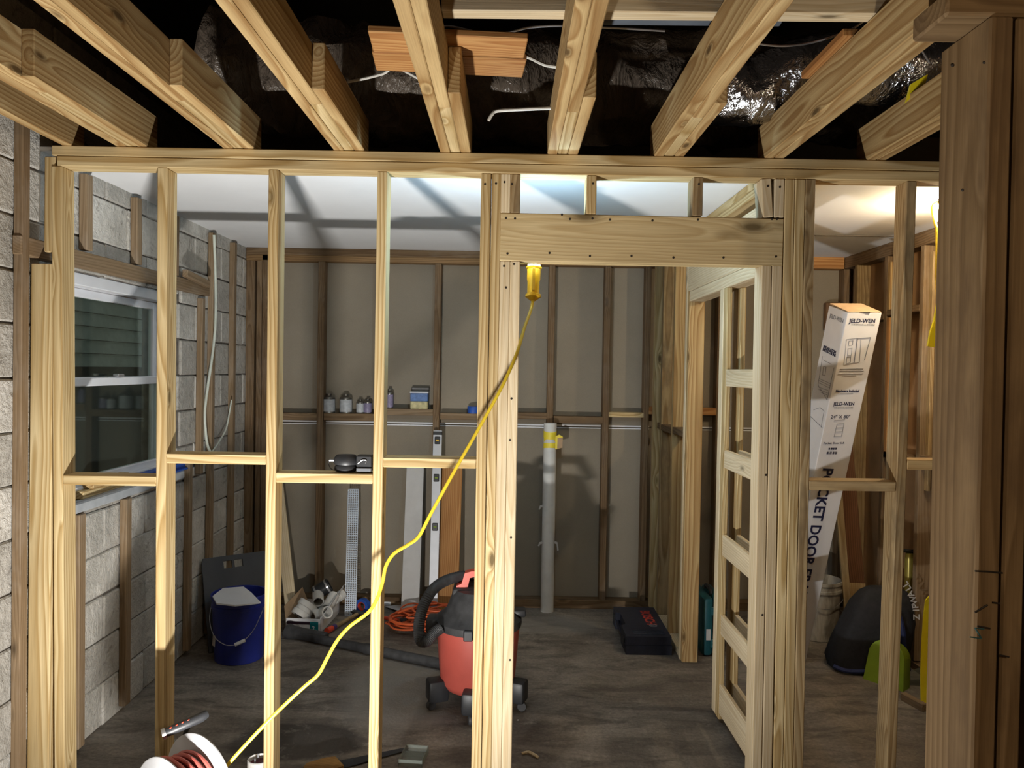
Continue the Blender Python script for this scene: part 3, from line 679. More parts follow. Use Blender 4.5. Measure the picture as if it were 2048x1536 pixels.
# fluorescent drop light hung behind the header
tp, hb = P(1068, 533, 3.09), P(1066, 600, 3.07)
dl = thing('drop_light', 'yellow handled fluorescent drop light hanging behind the header', 'drop light', hb, world=True)
ax = (tp - hb).normalized(); L = (tp - hb).length
m = MB(); m.lathe([(0, -.004), (.010, -.004), (.020, .004), (.032, .012), (.031, .022), (.024, .026), (.0245, L * .55), (.027, L * .62), (.027, L * .9), (.032, L * .94), (.032, L - .004), (.026, L), (0, L)], 20, hb, ax); m.build('handle', YEL, dl, None, True)
m = MB(); m.quadbox((-.006, -.034, .035), (.006, -.022, L * .9), .002); m.build('handle_rib', YEL, dl, Matrix.Translation(hb))
m = MB(); m.lathe([(0, L), (.025, L), (.025, L + .125), (.015, L + .14), (0, L + .14)], 20, hb, ax); m.build('tube', TUBE, dl, None, True)
m = MB(); m.tube([hb + ax * (L + .14), hb + ax * (L + .165), hb + ax * (L + .172) + V((0, -.012, .004)), hb + ax * (L + .165) + V((0, -.022, .0))], .003, 6); m.build('hook', STEEL, dl)

# bare warm bulb on a yellow lead in the side room, half hidden by the old post
bp = P(1883, 424, 3.55)
bl = thing('bulb_lamp', 'bare warm bulb with yellow socket beside the old post', 'lamp', bp, world=True)
m = MB(); m.lathe([(0, -.045), (.022, -.038), (.031, -.015), (.031, .0), (.022, .028), (.013, .04), (0, .04)], 18, bp); m.build('bulb', BULB, bl, None, True)
m = MB(); m.lathe([(0, .036), (.018, .036), (.02, .05), (0, .052)], 14, bp); m.build('socket', YEL, bl, None, True)
b0 = P(1870, 446, 3.55); b1 = P(1866, 490, 3.55)
m = MB(); m.tube(spline([bp + V((0, 0, .05)), bp + V((-.03, .02, .03)), b0, P(1874, 470, 3.55), P(1874, 560, 3.55), P(1880, 700, 3.56)], 8), .007, 8); m.build('lead', YELCORD, bl, None, True)

# unseen fill bulb behind the camera, added to light the old post fronts
rb = thing('added_fill_bulb', 'added fill bulb, unseen under the joists behind the camera', 'lamp', (.9, -.75, 2.16))
m = MB(); m.lathe([(0, -.05), (.024, -.04), (.034, -.015), (.034, .0), (.022, .03), (.014, .045), (0, .045)], 18); m.build('bulb', emit('fill_bulb_glow', (1.0, .84, .62), 800.0), rb, None, True)
m = MB(); m.lathe([(0, .04), (.02, .04), (.022, .10), (0, .102)], 14); m.build('socket', BLKP, rb, None, True)
m = MB(); m.tube([(0, 0, .1), (0, 0, .345)], .004, 6); m.build('lead', BLKP, rb)

# yellow lead from the drop light to the reel
cp = [(1066, 600, 3.07), (1061, 622, 3.04), (1049, 655, 2.98), (1033, 708, 2.88), (1003, 775, 2.82), (957, 858, 2.78), (910, 940, 2.74), (862, 1027, 2.71), (838, 1072, 2.70), (815, 1090, 2.69), (788, 1107, 2.68), (772, 1132, 2.67), (765, 1165, 2.67), (753, 1200, 2.66), (735, 1226, 2.65), (700, 1252, 2.64), (675, 1280, 2.63), (655, 1315, 2.62), (637, 1348, 2.61), (610, 1372, 2.60), (575, 1404, 2.59), (540, 1438, 2.57), (500, 1480, 2.55), (462, 1522, 2.53), (440, 1552, 2.52), (415, 1600, 2.5), (385, 1640, 2.49)]
cpts = [P(*c) for c in cp]
ident(wire('extension_cord', 'x', 'x', cpts, .0062, YELCORD), 'long yellow cord swooping from the drop light across the studs', 'cord')

# cord reel low at the front left
rc = P(352, 1552, 2.50)
re = thing('cord_reel', 'white flanged cord reel with red cord and black handle, bottom left', 'cord reel', (rc.x + .02, rc.y, 0), (0, 0, math.radians(-32)))
zr = .25
ra = V((0, -1, 0))
def disc(name, y, r, mat, th=.008, hole=.03): m = MB(); m.lathe([(hole, -th / 2), (r - .004, -th / 2), (r, -th / 4), (r, th / 4), (r - .004, th / 2), (hole, th / 2), (hole, -th / 2)], 48, (0, y, zr), (0, 1, 0)); return m.build(name, mat, re, None, True)
disc('flange', .065, .175, REELW); fl = disc('flange', -.065, .150, REELW)
m = MB(); m.lathe([(.09, -.056), (.09, .056)], 32, (0, 0, zr), (0, 1, 0)); m.build('drum', REDCORD, re, None, True)
pts = []
for i in range(26 * 12):
    a = i / 24 * 2 * math.pi; layer = (i // 96); pts.append((math.cos(a) * (.095 + .014 * layer), -.048 + .096 * abs(((i / 96.0) % 2) - 1), zr + math.sin(a) * (.095 + .014 * layer)))
m = MB(); m.tube(pts, .0065, 8); m.build('wound_cord', REDCORD, re, None, True)
m = MB(); m.lathe([(0, -.02), (.018, -.02), (.02, -.006), (.02, 0), (0, 0)], 20, (-.05, -.066, zr + .07), (0, 1, 0)); m.build('knob', STEEL, re, None, True)
m = MB(); m.prism([(math.cos(a) * r, math.sin(a) * r) for r, a in [(.055, .5), (.125, .5), (.125, .8), (.125, 1.1), (.055, 1.1)]], .002, frame((0, -.066, zr), (1, 0, 0), (0, 0, 1))); m.build('flange_panel', REDB, re)
m = MB(); m.tube(spline([(-.13, .09, .02), (-.12, .09, zr + .12), (-.04, .10, zr + .21)], 5), .010, 8); m.build('stand', BLKP, re, None, True)
m = MB(); m.tube([(-.13, .09, .012), (-.13, -.12, .012), (.13, -.12, .012), (.13, .09, .012), (-.13, .09, .012)], .010, 8); m.build('stand_base', BLKP, re)
m = MB(); m.tube([(0, -.07, zr), (0, .09, zr)], .012, 10); m.tube([(-.13, .09, .02), (0, .09, zr), (.13, .09, .02)], .009, 8); m.build('axle', BLKP, re)
h0, h1 = V((-.04, .10, zr + .21)), V((-.085, .02, zr + .185))
m = MB(); m.tube([h0 + V((.0, .02, .004)), h0, h1, h1 + (h1 - h0) * .2], [.014, .017, .016, .015], 12); hg = m.build('handle', BLKP, re, None, True)
d = (h1 - h0)
m = MB()
for k in range(4): m.tube([h0 + d * (.25 + .2 * k) + V((0, -.012, -.008)), h0 + d * (.33 + .2 * k) + V((0, -.014, .012))], .004, 6)
m.build('grip_stripes', REDB, hg)
m = MB(); m.lathe([(0, 0), (.018, 0), (.018, .012), (0, .012)], 16, h1 + d * .2, d.normalized()); m.build('end_cap', STEEL, hg, None, True)

# ================================================================== ON THE FRONT WALL
zb = P(650, 956, YF).z + .0195
c0 = V((P(692, 940, YM).x, YM, zb))
bc = thing('tool_case', 'black rounded plastic lamp case lying on the middle fire block', 'case', c0)
m = MB(); m.lathe([(0, 0), (.036, .002), (.043, .010), (.042, .020), (.038, .026), (0, .026)], 28, sx=1.05, sy=.8); m.build('base', BLKP, bc, None, True)
m = MB(); m.lathe([(0, .028), (.042, .028), (.046, .036), (.044, .054), (.034, .066), (.0, .068)], 28, sx=1.05, sy=.8); m.build('lid', BLKP, bc, None, True)
m = MB(); m.quadbox((.044, -.03, .022), (.105, .028, .066), .004); m.build('battery_box', BLKP, bc)
m = MB(); m.quadbox((.046, -.034, .004), (.103, .03, .020), .003); m.build('battery_foot', plain('grey_plastic', (.16, .17, .19), .4), bc)
m = MB(); m.tube(spline([(.052, -.032, .036), (.07, -.034, .05), (.084, -.033, .048), (.08, -.033, .036)], 6), .0018, 6); m.build('wire_clip', STEEL, bc)
m = MB(); m.tube(spline([(-.044, 0, .046), (-.06, -.005, .046), (-.066, -.005, .03), (-.055, -.005, .01), (-.035, -.004, .004)], 6), .0016, 6); m.build('wrist_cord', BLKP, bc)
m = MB(); m.tube([(-.046, -.01, .044), (-.062, -.012, .044)], .004, 8); m.build('switch_pin', STEEL, bc)

# left wall odds and ends
a, b = PX(165, 1004, XL + .0), PX(300, 974, XL + .0)
ident(board('wood_scrap', None, (XL - .04, a.y - .0, WZ0 + .018), (XL - .055, a.y + .50, WZ0 + .018), .085, .036, PINE, (1, 0, 0)), 'pine offcut lying on the window ledge with end facing out', 'wood scrap')
ident(board('wood_scrap', None, (XL - .01, a.y + .06, WZ0 + .05), (XL - .03, a.y + .42, WZ0 + .05), .05, .026, PINE2, (1, 0, 0)), 'smaller pine strip on top of the ledge offcut', 'wood scrap')
lv = thing('spirit_level', 'short blue spirit level lying along the window ledge', 'level', (XL + .005, 4.05, WZ0))
m = MB(); m.quadbox((-.022, -.26, 0), (.022, .38, .010), .002); m.quadbox((-.022, -.26, .034), (.022, .38, .044), .002); m.quadbox((-.006, -.26, .01), (.006, .38, .034)); m.build('rail', BLUET, lv)
m = MB(); m.quadbox((-.023, .37, 0), (.023, .395, .044), .003); m.build('end_cap', BLKP, lv)
m = MB(); m.tube([(.012, .0, .022), (.012, .06, .022)], .008, 10); m.build('vial', GREEN, lv, None, True)
wx = XL + .045
def wl_pts(pp, x=wx): return [PX(px, py, x) for px, py in pp]
wire('cable', 'pale sheathed cable drooping down the block wall beside the window', 'cable', wl_pts([(428, 470), (431, 560), (431, 640), (426, 700), (416, 770), (410, 820), (411, 860), (415, 890), (422, 906)]), .008, CABLE)
wire('cable', 'thin grey wire looping from furring strip to the cable end', 'cable', wl_pts([(463, 800), (458, 830), (452, 858), (440, 880), (424, 904)]), .005, CABLE)

# ================================================================== BACK SHELF ITEMS
zsh = P(700, 827, YB).z
def can(px, py, r, h, label, lblmat, group='solvent cans on the wall blocking'):
    c = P(px, py, YB + .05); t = thing('metal_can', label, 'can', (c.x, YB + .05, zsh), group=group)
    m = MB(); m.lathe([(0, 0), (r, 0), (r, .004), (r * .985, .006), (r * .985, h * .74), (r, h * .75), (r * .96, h * .80), (r * .6, h * .88), (r * .42, h * .89), (0, h * .89)], 24); m.build('body', TIN, t, None, True)
    m = MB(); m.lathe([(r * .995, h * .07), (r * .998, h * .075), (r * .998, h * .70), (r * .995, h * .705)], 24); m.build('label_band', lblmat, t, None, True)
    m = MB(); m.lathe([(0, h * .89), (r * .45, h * .89), (r * .45, h), (0, h)], 18); m.build('cap', TIN, t, None, True)
    return t
can(657.5, 826, .043, .135, 'leftmost larger grey metal can beside the brown stud', CANLBL)
can(691.5, 826, .043, .135, 'second larger grey metal can with green label edge', CANLBL)
can(720.5, 826, .028, .098, 'small metal can touching the purple one, left of it', CANLBL)
can(735.5, 826, .029, .102, 'small purple-labelled metal can in front of the pine stud', CANLBLP)
zsh = P(800, 818, YB).z
can(779, 818, .026, .138, 'tall slim purple-grey can half hidden right of the pine stud', CANLBLP)
c = P(840, 818, YB + .05)
tb = thing('plastic_tub', 'clear square tub with blue lid section and coloured contents', 'tub', (c.x, YB + .045, zsh))
m = MB(); m.quadbox((-.064, -.04, 0), (.058, .04, .055), .006); m.build('contents', plain('tub_yellow', (.52, .46, .24), .6, var=.3, scale=40), tb)
m = MB(); m.quadbox((-.064, -.04, .055), (.058, .04, .112), .004); m.build('blue_layer', plain('tub_blue', (.10, .19, .42), .5, var=.3, scale=40), tb)
m = MB(); m.quadbox((-.068, -.044, .112), (.062, .044, .122), .003); m.build('rim', WHITEV, tb)
m = MB(); m.quadbox((-.06, .0, .122), (.062, .04, .150), .004); m.build('lid', plain('smoky_lid', (.16, .15, .14), .4), tb)
zsh = P(920, 827, YB).z; c = P(947, 826, YB + .05)
tr = thing('tape_roll', 'blue tape roll on the wall blocking beside the king stud', 'tape', (c.x, YB + .045, zsh))
m = MB(); m.lathe([(.022, 0), (.042, 0), (.043, .003), (.043, .045), (.042, .048), (.022, .048), (.022, 0)], 28); m.build('roll', BLUET, tr, None, True)
m = MB(); m.lathe([(.0215, .001), (.0215, .047), (.018, .047), (.018, .001), (.0215, .001)], 28); m.build('core', KRAFTB, tr, None, True)

# ================================================================== FLOOR ITEMS, LEFT PART OF THE FAR ROOM
c = PZ(478, 1322, 0); c = V((P(478, 1300, 4.36).x, 4.36, 0))
bk = thing('bucket', 'blue plastic bucket with white board laid over its top', 'bucket', c)
m = MB(); m.lathe([(0, 0), (.128, 0), (.132, .004), (.146, .30), (.152, .302), (.152, .318), (.147, .320), (.148, .35), (.155, .352), (.155, .37), (.145, .37), (.143, .34), (.126, .02), (0, .02)], 40); m.build('body', BLUE, bk, None, True)
hp = [(-.152, -.01, .315), (-.14, -.075, .24), (-.09, -.14, .17), (-.03, -.165, .135), (.02, -.170, .13), (.07, -.16, .145), (.12, -.11, .20), (.152, -.01, .315)]
m = MB(); m.tube(spline(hp, 6), .0022, 6); hw = m.build('bail', STEEL, bk)
m = MB(); m.tube([(.035, -.170, .132), (.085, -.150, .152)], .010, 10); m.build('grip', WHITEV, bk, None, True)
m = MB(); m.quadbox((-.018, -.0015, -.03), (.018, .0005, .03)); m.build('sticker', PAPER, bk, Matrix.Translation((-.109, -.090, .125)) @ Matrix.Rotation(math.radians(-50), 4, 'Z') @ Matrix.Rotation(math.radians(-3), 4, 'X'))
q = [PZ(x, y, .374) for x, y in ((425, 1194), (446, 1178), (487, 1175), (503, 1187), (521, 1206), (500, 1209), (470, 1212), (433, 1208))]
m = MB(); m.prism([(p.x, p.y) for p in q], .008, Matrix.Translation((0, 0, .3715))); ident(m.build('white_board_scrap', CARD), 'white board scrap resting on the blue bucket rim', 'board')

bl_ = PZ(398, 1306, 0) + V((.055, 0, 0)); tl = P(414, 1118, bl_.y + .20); ex = V((.80, .60, 0)).normalized(); ez = (tl - bl_).normalized(); Lp = (tl - bl_).length
gp = thing('panel_sheet', 'dark grey plastic sheet with hand slot leaning in the corner', 'sheet', bl_)
M = frame((0, 0, 0), ex, ez); Wp = .43
m = MB(); poly_o = [(0, 0), (Wp, 0), (Wp - .02, Lp - .02), (Wp - .035, Lp), (.02, Lp), (.01, Lp - .015)]
m.prism([(0, 0), (Wp, 0), (Wp - .01, Lp - .075), (.01, Lp - .075)], .014, M); m.prism([(.01, Lp - .030), (Wp - .012, Lp - .030), (Wp - .03, Lp), (.02, Lp)], .014, M)
m.prism([(.01, Lp - .075), (.135, Lp - .075), (.135, Lp - .03), (.01, Lp - .03)], .014, M); m.prism([(.25, Lp - .075), (Wp - .01, Lp - .075), (Wp - .012, Lp - .03), (.25, Lp - .03)], .014, M); m.prism([(.185, Lp - .075), (.20, Lp - .075), (.20, Lp - .03), (.185, Lp - .03)], .014, M)
m.build('sheet', GREYP, gp)

def lean(name, label, cat, top, bot, w, th, mat, wd=(1, 0, 0)): return ident(board(name, None, bot, top, w, th, mat, wd, bev=.002), label, cat)
def pb(px, py, Y, z=None):
    p = P(px, py, Y)
    if z is not None: p.z = z
    return p
lean('board_offcut', 'pale thin board leaning on the back wall left of the fittings box', 'board', P(553, 950, YB - .03), pb(584, 1205, 5.12, .004), .075, .018, PINEP)
lean('board_offcut', 'white primed board leaning upright behind the third pine stud', 'board', pb(831, 930, YB - .02), pb(820, 1210, 5.17, .004), .12, .018, PAPER)
lean('board_offcut', 'orange-brown plank leaning behind the spirit level', 'board', pb(905, 925, YB - .015), pb(895, 1210, 5.19, .004), .14, .02, ORANGE)
# long level
lb, lt = pb(866, 1203, 5.13, .002), P(874.5, 861, YB - .05)
ll = thing('spirit_level', 'long silver spirit level leaning upright against the back wall', 'level', lb)
u = (lt - lb).normalized(); LL = (lt - lb).length; M = frame((0, 0, 0), (1, 0, 0), u)
m = MB(); m.quadbox((-.03, 0, -.012), (.03, LL, .012), .002); m.build('body', ALU, ll, M)
for f in (.03, .985):
    m = MB(); m.quadbox((-.031, LL * f - .014, -.013), (.031, LL * f + .014, .013), .003); m.build('end_cap', BLKP, ll, M)
for i, f in enumerate((.945, .74, .475, .15)):
    m = MB(); m.quadbox((-.019, LL * f - .026, .010), (.019, LL * f + .026, .0145), .004); vw = m.build('vial_window', BLKP, ll, M)
    m = MB(); m.tube([(-.01, LL * f, .016), (.01, LL * f, .016)], .006, 10); m.build('vial', GREEN if i else YEL, vw, None, True)
# perforated strip
pb0, pt0 = pb(701, 1207, 5.12, .002), P(713.5, 979, YB - .03); u = (pt0 - pb0).normalized(); LL = (pt0 - pb0).length
pg = thing('perforated_strip', 'grey-blue perforated strip leaning between second and third studs', 'perforated strip', pb0)
M = frame((0, 0, 0), (1, .15, 0), u); m = MB(); n, W_ = 70, .068
for i in range(6): x = -W_ / 2 + i * W_ / 5; m.quadbox((x - .0022, 0, 0), (x + .0022, LL, .003))
for j in range(n + 1): y = LL * j / n; m.quadbox((-W_ / 2, y - .0025, .0004), (W_ / 2, y + .0025, .0034))
ident(m.build('mesh', PERF, pg, M), kind='stuff')
for sx in (-1, 1):
    m = MB(); m.quadbox((sx * W_ / 2 - .003, 0, -.006), (sx * W_ / 2 + .003, LL, .006)); m.build('edge_bead', PERF, pg, M)

# open carton of pipe fittings
b0 = PZ(571, 1264, 0); fb = thing('fittings_carton', 'open white carton printed with a teal corner, holding pipe fittings', 'carton', b0, (0, 0, math.radians(-4)))
Wb, Db, Hb = .222, .40, .088
def panel(nm, lo, hi, mat=CARD): m = MB(); m.quadbox(lo, hi); return m.build(nm, mat, fb)
fp = panel('front_panel', (0, 0, 0), (Wb, .004, Hb)); panel('back_panel', (0, Db, 0), (Wb, Db + .004, Hb)); panel('base', (0, 0, 0), (Wb, Db, .003)); panel('side_panel', (0, 0, 0), (.004, Db, Hb), KRAFTB); panel('side_panel', (Wb - .004, 0, 0), (Wb, Db, Hb + .01))
m = MB(); m.hexa([(Wb - .003, .0, Hb), (Wb, .0, Hb), (Wb, Db, Hb), (Wb - .003, Db, Hb)], [(Wb + .05, .06, Hb + .09), (Wb + .053, .06, Hb + .09), (Wb + .045, Db - .03, Hb + .12), (Wb + .042, Db - .03, Hb + .12)]); m.build('flap', CARD, fb)
m = MB(); m.hexa([(-.001, .0, Hb), (.002, .0, Hb), (.002, Db, Hb), (-.001, Db, Hb)], [(-.04, .08, Hb + .05), (-.037, .08, Hb + .05), (-.03, Db, Hb + .08), (-.033, Db, Hb + .08)]); m.build('flap', KRAFTB, fb)
m = MB(); m.quadbox((.155, -.001, .004), (.208, 0, .07)); m.build('print_panel', TEALI, fb)
m = MB(); m.quadbox((.008, -.001, .052), (.155, 0, .07)); m.build('print_band', plain('print_maroon', (.03, .012, .025), .6), fb)
text('print', '2', .036, CARD, fb, frame((.178, -.0015, .03), (1, 0, 0), (0, 0, 1)), bold=.001); text('print', 'in.', .012, CARD, fb, frame((.196, -.0015, .02), (1, 0, 0), (0, 0, 1)))
m = MB()
for k in range(5): m.quadbox((.01, -.001, .008 + k * .008), (.034, 0, .011 + k * .008))
m.build('print_lines', INKG, fb)
m = MB(); m.lathe([(0, 0), (.016, 0), (.016, .001), (0, .001)], 16, (.075, 0, .035), (0, -1, 0)); m.build('print_oval', PAPER, fb)
fr_ = b0
RZ = Matrix.Translation(b0) @ Matrix.Rotation(math.radians(-4), 4, 'Z')
def fitting(name, label, c, d, r, L, mat=PVC, collar=True, bend=None):
    c = RZ @ V(c); d = V(d).normalized(); t = thing(name, label, 'pipe fitting', c, group='pipe fittings in the carton')
    m = MB(); prof = [(r * .8, 0), (r, 0), (r, L * .35), (r * (.9 if collar else 1), L * .37), (r * (.9 if collar else 1), L * .63), (r, L * .65), (r, L), (r * .8, L), (r * .8, 0)]
    m.lathe(prof, 24, (0, 0, 0), d); m.build('body', mat, t, None, True)
    m = MB(); m.lathe([(r * .79, .004), (r * .78, L * .5), (r * .78, L - .004)], 24, (0, 0, 0), d); m.build('bore', PVCD, t, None, True)
    if bend:
        m = MB(); m.lathe([(r * .8, r * .4), (r * .9, r * .4), (r * .9, r * 1.6), (r, r * 1.62), (r, r * 2.4), (r * .8, r * 2.4), (r * .8, r * .4)], 24, d * (L * .5), V(bend).normalized()); m.build('branch', mat, t, None, True)
    return t
fitting('pipe_fitting', 'wide white bell fitting lying at the front of the carton', (.065, .07, .075), (.35, .35, .55), .064, .10)
fitting('pipe_fitting', 'white tee fitting right of the bell at carton front', (.150, .055, .085), (.5, .55, .05), .038, .12, bend=(.6, -.6, .3))
fitting('pipe_fitting', 'white coupling with open end facing out, upper left of two', (.165, .13, .155), (-.25, .9, .30), .036, .13, collar=False)
fitting('pipe_fitting', 'white coupling with open end facing out, lower right of two', (.222, .12, .115), (.15, .9, .40), .036, .13, collar=False)
fitting('pipe_fitting', 'white pipe piece at the back right of the carton', (.205, .26, .11), (.45, .8, .25), .034, .12)
cc = RZ @ V((.155, .24, .205)); rcp = thing('rubber_coupling', 'black rubber coupling with steel band clamps on top of the fittings', 'pipe fitting', cc, group='pipe fittings in the carton')
dd = V((.75, .2, .45)).normalized()
m = MB(); m.lathe([(.040, -.055), (.046, -.055), (.046, .055), (.040, .055), (.040, -.055)], 26, (0, 0, 0), dd, 1, 1); m.build('sleeve', BLKP, rcp, None, True)
for h in (-.038, .038):
    m = MB(); m.lathe([(.0465, h - .006), (.0485, h - .006), (.0485, h + .006), (.0465, h + .006)], 26, (0, 0, 0), dd); cl = m.build('clamp', STEEL, rcp, None, True)
fitting('pipe_fitting', 'white pipe piece lying under the two couplings', (.09, .20, .06), (.3, .9, .05), .038, .14)

# hammer, tape, paper, small tools
a, b = PZ(655, 1262, .02), PZ(716, 1228, .02)
hm = thing('hammer', 'wood handled hammer with red painted end on the floor by the carton', 'hammer', (a.x, a.y, 0), world=True)
a.z = .022; b.z = .022
m = MB(); m.tube([a.lerp(b, .12), a.lerp(b, .5), b], [.017, .013, .012], 12); m.build('handle', PINEW, hm, None, True)
m = MB(); m.tube([a.lerp(b, -.02), a.lerp(b, .14)], [.019, .018], 12); m.build('grip_end', REDB, hm, None, True)
m = MB(); m.tube([a.lerp(b, .14), a.lerp(b, .24)], [.019, .017], 12); m.build('grip_band', plain('purple_band', (.06, .03, .16), .5), hm, None, True)
m = MB(); m.tube([b + V((-.06, .045, .0)), b + V((-.03, .022, .004)), b + V((.03, -.012, .004)), b + V((.06, -.03, -.004))], [.008, .015, .018, .018], 12); m.build('head', BLKD, hm, None, True)
c = PZ(724, 1228, 0); tr2 = thing('tape_roll', 'blue tape roll standing on the floor behind the hammer', 'tape', (c.x, c.y + .02, 0))
m = MB(); m.lathe([(.03, -.018), (.05, -.018), (.05, .018), (.03, .018), (.03, -.018)], 26, (0, 0, .05), (.35, .9, 0)); m.build('roll', BLUET, tr2, None, True)
m = MB(); m.lathe([(.029, -.017), (.026, -.017), (.026, .017), (.029, .017)], 26, (0, 0, .05), (.35, .9, 0)); m.build('core', REDB, tr2, None, True)
c = PZ(775, 1211, 0); m = MB(); m.quadbox((-.035, -.01, 0), (.035, .03, .028), .002); o = m.build('wood_block', CARD, None, Matrix.Translation((c.x, c.y, 0)) @ Matrix.Rotation(.12, 4, 'Z')); ident(o, 'small white block on the floor below the white primed board', 'block')
q = [PZ(x, y, .004) for x, y in ((770, 1213), (850, 1204), (815, 1221), (796, 1228))]
m = MB(); m.hexa([(p.x, p.y, .002 + i * .008) for i, p in enumerate(q)], [(p.x, p.y, .004 + i * .008) for i, p in enumerate(q)]); ident(m.build('paper_sheet', CARD), 'white paper sheet on the floor behind the orange cord', 'paper')
c = PZ(783, 1246, 0); pk = thing('pipe_wrench', 'red and black hand tool lying beside the orange cord pile', 'hand tool', (c.x, c.y, 0), (0, 0, math.radians(-18)))
m = MB(); m.tube([(-.06, .02, .02), (.06, .0, .02)], [.012, .015], 10); m.build('handle', REDB, pk, None, True)
m = MB(); m.quadbox((.055, -.03, .003), (.11, .03, .035), .006); m.build('jaw', BLKD, pk)

# orange cord pile
c = PZ(850, 1256, 0); pts = []
rnd = random.Random(3)
for k in range(17):
    cx, cy = c.x + rnd.uniform(-.07, .08), c.y + rnd.uniform(-.07, .10); r0 = rnd.uniform(.08, .19); ph = rnd.uniform(0, 6.28); zb_ = .010 + k * .006
    for j in range(7):
        a = ph + j / 7 * 6.28; rr = r0 * rnd.uniform(.75, 1.15); pts.append((cx + math.cos(a) * rr * 1.15, cy + math.sin(a) * rr * .9, zb_ + rnd.uniform(0, .035) * (1 - rr / .3)))
pts += [(c.x + .10, c.y - .2, .01), (c.x + .22, c.y - .22, .008), (c.x + .34, c.y - .18, .008)]
wire('extension_cord', 'tangled pile of orange extension cord beside the vacuum', 'cord', pts, .0058, ORCORD)

# black wands on the floor
a, b, c = PZ(588, 1268, .028), PZ(740, 1302, .028), PZ(895, 1330, .028)
vt = thing('vacuum_wand', 'black vacuum wand lying on the floor behind the vacuum', 'vacuum wand', (b.x, b.y, 0), world=True)
m = MB(); m.tube([a, a.lerp(c, .48), a.lerp(c, .49), a.lerp(c, .55), a.lerp(c, .56), c], [.024, .026, .031, .031, .027, .029], 16); m.build('tube', BLKD, vt, None, True)
m = MB(); m.tube([a + V((-.04, .03, .002)), a + V((.0, .01, .004)), a.lerp(c, .22) + V((0, .035, .008))], [.05, .04, .026], 14); m.build('nozzle', BLKD, vt, None, True)

# shop vacuum
vc = V((P(955, 1350, 3.80).x, 3.80, 0))
vac = thing('shop_vacuum', 'red drum shop vacuum with black lid standing behind the doorway studs', 'vacuum', vc)
m = MB(); m.lathe([(0, .085), (.13, .085), (.165, .10), (.185, .13), (.205, .385), (.205, .40), (0, .40)], 44); m.build('drum', REDV, vac, None, True)
m = MB(); m.lathe([(0, .398), (.213, .398), (.216, .41), (.214, .432), (.19, .45), (.165, .47), (.15, .50), (.13, .555), (.115, .575), (0, .578)], 40); m.build('lid', BLKD, vac, None, True)
m = MB(); m.quadbox((-.13, -.05, .44), (-.02, .13, .585), .02); m.build('motor_cover', BLKD, vac, None, True)
m = MB(); m.quadbox((-.255, -.07, .36), (-.17, .04, .44), .018); pt_ = m.build('hose_port', BLKD, vac, None, True)
for x in (-.04, .09):
    m = MB(); m.quadbox((x - .022, -.222, .385), (x + .022, -.20, .435), .005); m.build('latch', BLKP, vac)
m = MB(); m.prism([(-.11, .575), (-.055, .582), (-.045, .632), (-.005, .642), (.10, .642), (.14, .58), (.16, .58), (.115, .665), (-.035, .665), (-.07, .655), (-.085, .602), (-.11, .592)], .055, frame((0, .03, 0), (1, 0, 0), (0, 0, 1))); hd_ = m.build('carry_handle', REDB, vac)
for k, a in enumerate((200, 265, 340, 60, 130)):
    a = math.radians(a); d = V((math.cos(a), math.sin(a), 0)); c = d * .215
    m = MB(); m.quadbox((-.045, -.04, .045), (.045, .06, .15), .014); f_ = m.build('caster_foot', BLKP, vac, Matrix.Translation(c) @ Matrix.Rotation(a + math.pi / 2, 4, 'Z'), True)
    m = MB(); m.lathe([(0, -.011), (.021, -.011), (.0245, -.005), (.0245, .005), (.021, .011), (0, .011)], 20, (0, -.02, .0245), (1, .3, 0)); m.build('caster_wheel', BLKD, f_, None, True)
hp = [P(882, 1256, 3.66), P(868, 1266, 3.64), P(856, 1281, 3.62), P(842, 1282, 3.62), P(838, 1262, 3.64), P(840, 1235, 3.66), P(850, 1205, 3.70), P(868, 1177, 3.74), P(895, 1160, 3.80), P(930, 1152, 3.86), P(965, 1156, 3.92), P(995, 1180, 3.98), P(1000, 1230, 4.0), P(985, 1262, 3.98)]
hp = [p - vc for p in spline(hp, 14)]
m = MB(); m.tube(hp, [.0255 + (.0022 if i % 2 else 0) for i in range(len(hp))], 14); m.build('hose', BLKD, vac, None, True)
m = MB(); m.quadbox((.17, -.03, .44), (.235, .05, .475), .01); m.build('side_clip', BLKP, vac, None, True)

# ================================================================== DOORWAY ITEMS
pc = PZ(1094, 1222, 0); pp_ = thing('pvc_pipe', 'upright white plastic waste pipe with yellow tape rising from the floor', 'pipe', pc)
zp = P(1095, 846, pc.y).z
m = MB(); m.lathe([(.040, -.0), (.0445, 0), (.0445, zp - .002), (.043, zp), (.040, zp), (.040, 0)], 28); m.build('pipe', PVC, pp_, None, True)
def band(z0, z1, ang0, ang1, tilt, mat=YELTAPE, r=.0458, n=20, nm='tape_band'):
    m = MB(); lo, hi = [], []
    for i in range(n + 1):
        a = math.radians(ang0 + (ang1 - ang0) * i / n); k = i / n; z = tilt * math.sin(k * math.pi)
        lo.append(m.bm.verts.new((r * math.cos(a), r * math.sin(a), z0 + z))); hi.append(m.bm.verts.new((r * math.cos(a), r * math.sin(a), z1 + z)))
    for i in range(n): m.bm.faces.new((lo[i], lo[i + 1], hi[i + 1], hi[i]))
    return m.build(nm, mat, pp_, None, True)
zt = lambda y: P(1095, y, pc.y).z
band(zt(872), zt(858), 150, 390, -.02); band(zt(898), zt(888), 150, 390, .012); band(zt(884), zt(876), 200, 330, .03)
m = MB(); m.prism([(.035, zt(898)), (.082, zt(894)), (.086, zt(872)), (.06, zt(868)), (.035, zt(872))], .002, frame((0, -.03, 0), (1, 0, 0), (0, 0, 1))); m.build('tape_flap', YELTAPE, pp_)
